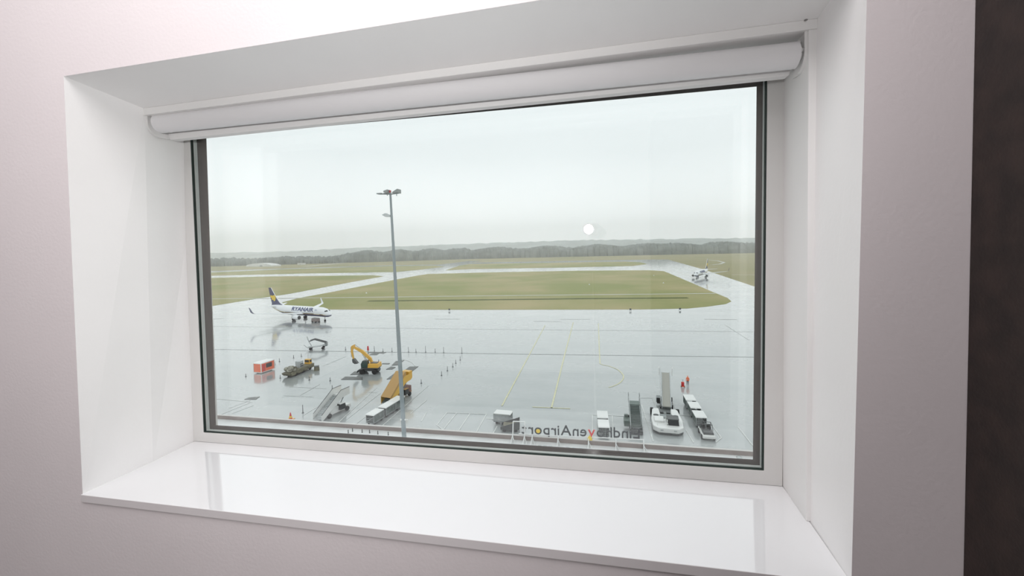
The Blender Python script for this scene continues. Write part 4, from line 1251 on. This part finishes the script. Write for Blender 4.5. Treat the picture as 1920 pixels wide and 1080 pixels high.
MB().tube([fl(731, 361), fl(731.5, 357)], .06, 8).build('obstruction_light', RED, e)
a_ = fl(717, 403); b_ = fl(732, 404.5)
MB().loft([[a_ + Vector((0, -.05, -.02)), a_ + Vector((0, .05, -.02)), a_ + Vector((0, .05, .03)), a_ + Vector((0, -.05, .03))],
           [(a_ + b_) / 2 + Vector((0, -.22, -.13)), (a_ + b_) / 2 + Vector((0, .22, -.13)), (a_ + b_) / 2 + Vector((0, .16, .16)), (a_ + b_) / 2 + Vector((0, -.16, .16))],
           [b_ + Vector((0, -.1, -.08)), b_ + Vector((0, .1, -.08)), b_ + Vector((0, .08, .05)), b_ + Vector((0, -.08, .05))]]).build('side_lamp', LGREY, e, smooth=True)
mb = MB()
for x, y in ((754, 785), (762, 785)):
    mb.sphere(fl(x, y) + Vector((0, -.2, 0)), .075, 10, 8)
mb.tube([fl(752, 787), fl(764, 787)], .05, 6)
mb.build('base_floodlight', STEELW, e)

# roof sign, letters face the apron and are seen from behind
sgL = gp(981, 812, ZR + .25); sgR = gp(1197, 826, ZR + .25)
ys_ = yw + .0
def onrow(px, py):   # point of the sign plane
    dd = ray(px, py); return CAM + dd * ((ys_ - CAM.y) / dd.y)
pL = onrow(977, 815); pR = onrow(1201, 825)
e = empty('roof_sign', ((pL + pR) / 2).to_tuple(), 'row of dark letters on white supports along the terminal roof edge, read from behind', 'sign')
o0 = Vector(e.location)
word = 'EindhovenAirport'
zb = pL.z
z_l = lambda x: pL.z + (pR.z - pL.z) * (x - pL.x) / (pR.x - pL.x)
print('sign z', pL.z, pR.z, 'len', pR.x - pL.x)
# advance widths
adv = []; glyph = []
size = 1.22
for ch in word:
    v_, f_ = text_mesh(ch, size, .05, 'g', 0.004)
    xs = [p.x for p in v_]; glyph.append((v_, f_, min(xs), max(xs))); adv.append(max(xs) - min(xs) + .12)
tot = sum(adv); kx = (pR.x - pL.x) / tot
cur = pR.x
for i, ch in enumerate(word):
    v_, f_, xa, xb = glyph[i]
    mb = MB()
    nv = [Vector((cur - (p.x - xa + .06) * kx, ys_ + p.z, z_l(cur) + .12 + p.y)) - o0 for p in v_]
    mb.add(nv, f_)
    o = mb.build('letter', RED if ch == 'v' else LETTER, e)
    if ch == 'v': o['label'] = 'red letter v'
    if ch == 'o' and i > 10:
        cx_ = sum((p.x for p in nv)) / len(nv); cz_ = (max(p.z for p in nv) + min(p.z for p in nv)) / 2
        MB().tube([(cx_, ys_ - o0.y - .04, cz_), (cx_, ys_ - o0.y + .04, cz_)], .26, 20).build('yellow_disc', YEL, o)
    cur -= adv[i] * kx
MB().tube([pL - o0 + Vector((-.2, -.02, .06)), pR - o0 + Vector((.2, -.02, .06))], .05, 6).build('rail', STEELW, e)
zr = ZR - .40
for px_ in (943, 966, 981, 1031, 1090, 1143, 1197):
    tp = onrow(px_, 0); x = tp.x
    zt_ = z_l(x) + (1.15 if px_ < 975 else .1)
    mb = MB()
    mb.tube([Vector((x, ys_ - .02, zt_)) - o0, Vector((x, ys_ - .26, ZR + .1)) - o0, Vector((x, ys_ - .3, zr)) - o0], .045, 6)
    mb.tube([Vector((x, ys_ - .22, ZR + .12)) - o0, Vector((x - .05, ys_ - 1.3, zr)) - o0], .04, 6)
    mb.tube([Vector((x, ys_ - .3, zr + .04)) - o0, Vector((x, ys_ - 1.9, zr + .04)) - o0], .045, 6)
    mb.tube([Vector((x + .28, ys_ - .4, zr + .04)) - o0, Vector((x + .28, ys_ - 1.9, zr + .04)) - o0], .035, 6)
    mb.tube([Vector((x, ys_ - .28, zr + .3)) - o0, Vector((x + .28, ys_ - .9, zr + .04)) - o0], .03, 6)
    mb.build('support_frame', STEELW, e)
xA = onrow(943, 0).x; xB = onrow(966, 0).x
MB().tube([Vector((xA, ys_ - .02, z_l(xA) + 1.15)) - o0, Vector((xB, ys_ - .02, z_l(xB) + 1.15)) - o0], .045, 6).build('top_bar', STEELW, e)
for x0, x1 in ((981, 1031), (1031, 1090), (1143, 1197)):
    a_, b_ = onrow(x0, 0).x, onrow(x1, 0).x
    MB().tube([Vector((a_, ys_ - 1.25, zr + .05)) - o0, Vector((b_, ys_ - 1.25, zr + .05)) - o0], .04, 6).build('base_rail', STEELW, e)
    for k in range(3):
        xx = a_ + (b_ - a_) * (.35 + .2 * k)
        MB().box(Vector((xx, ys_ - 1.45, zr + .10)) - o0, (.28, .45, .18)).build('ballast_block', LGREY, e, bevel=.01)
# fittings on the roof
for i, (x, y) in enumerate(((653, 812), (661, 809), (679, 811), (693, 812), (708.5, 814), (728, 816))):
    p = gp(x, y, ZR - .40)
    o = MB().tube([(0, 0, 0), (0, 0, .06), (0, 0, .30)], [.07, .045, .04], 8).build('roof_fitting', DGREY, loc=(p.x, p.y, ZR - .40))
    tag(o, '%s small dark fitting from the left on the roof strip left of the mast' % ORD[i], 'roof fitting', 'roof fittings')
p = gp(1386, 858, ZR - .40)
o = MB().tube([(0, 0, 0), (0, 0, .05), (0, 0, .12)], [.22, .2, .06], 14).build('roof_drain', LGREY, loc=(p.x, p.y, ZR - .40)); tag(o, 'small round vent on the roof at the lower right corner of the glass', 'roof vent')
p = gp(1107, 822); q_ = onrow(1106, 822)
o = MB().prism([(-.19, 0), (.19, 0), (.15, .2), (0, .36), (-.15, .2)], -.12, .12).build('warning_beacon', YEL, loc=(q_.x, yw - .1, ZR)); tag(o, 'small yellow beacon on the roof edge below the red letter', 'beacon')
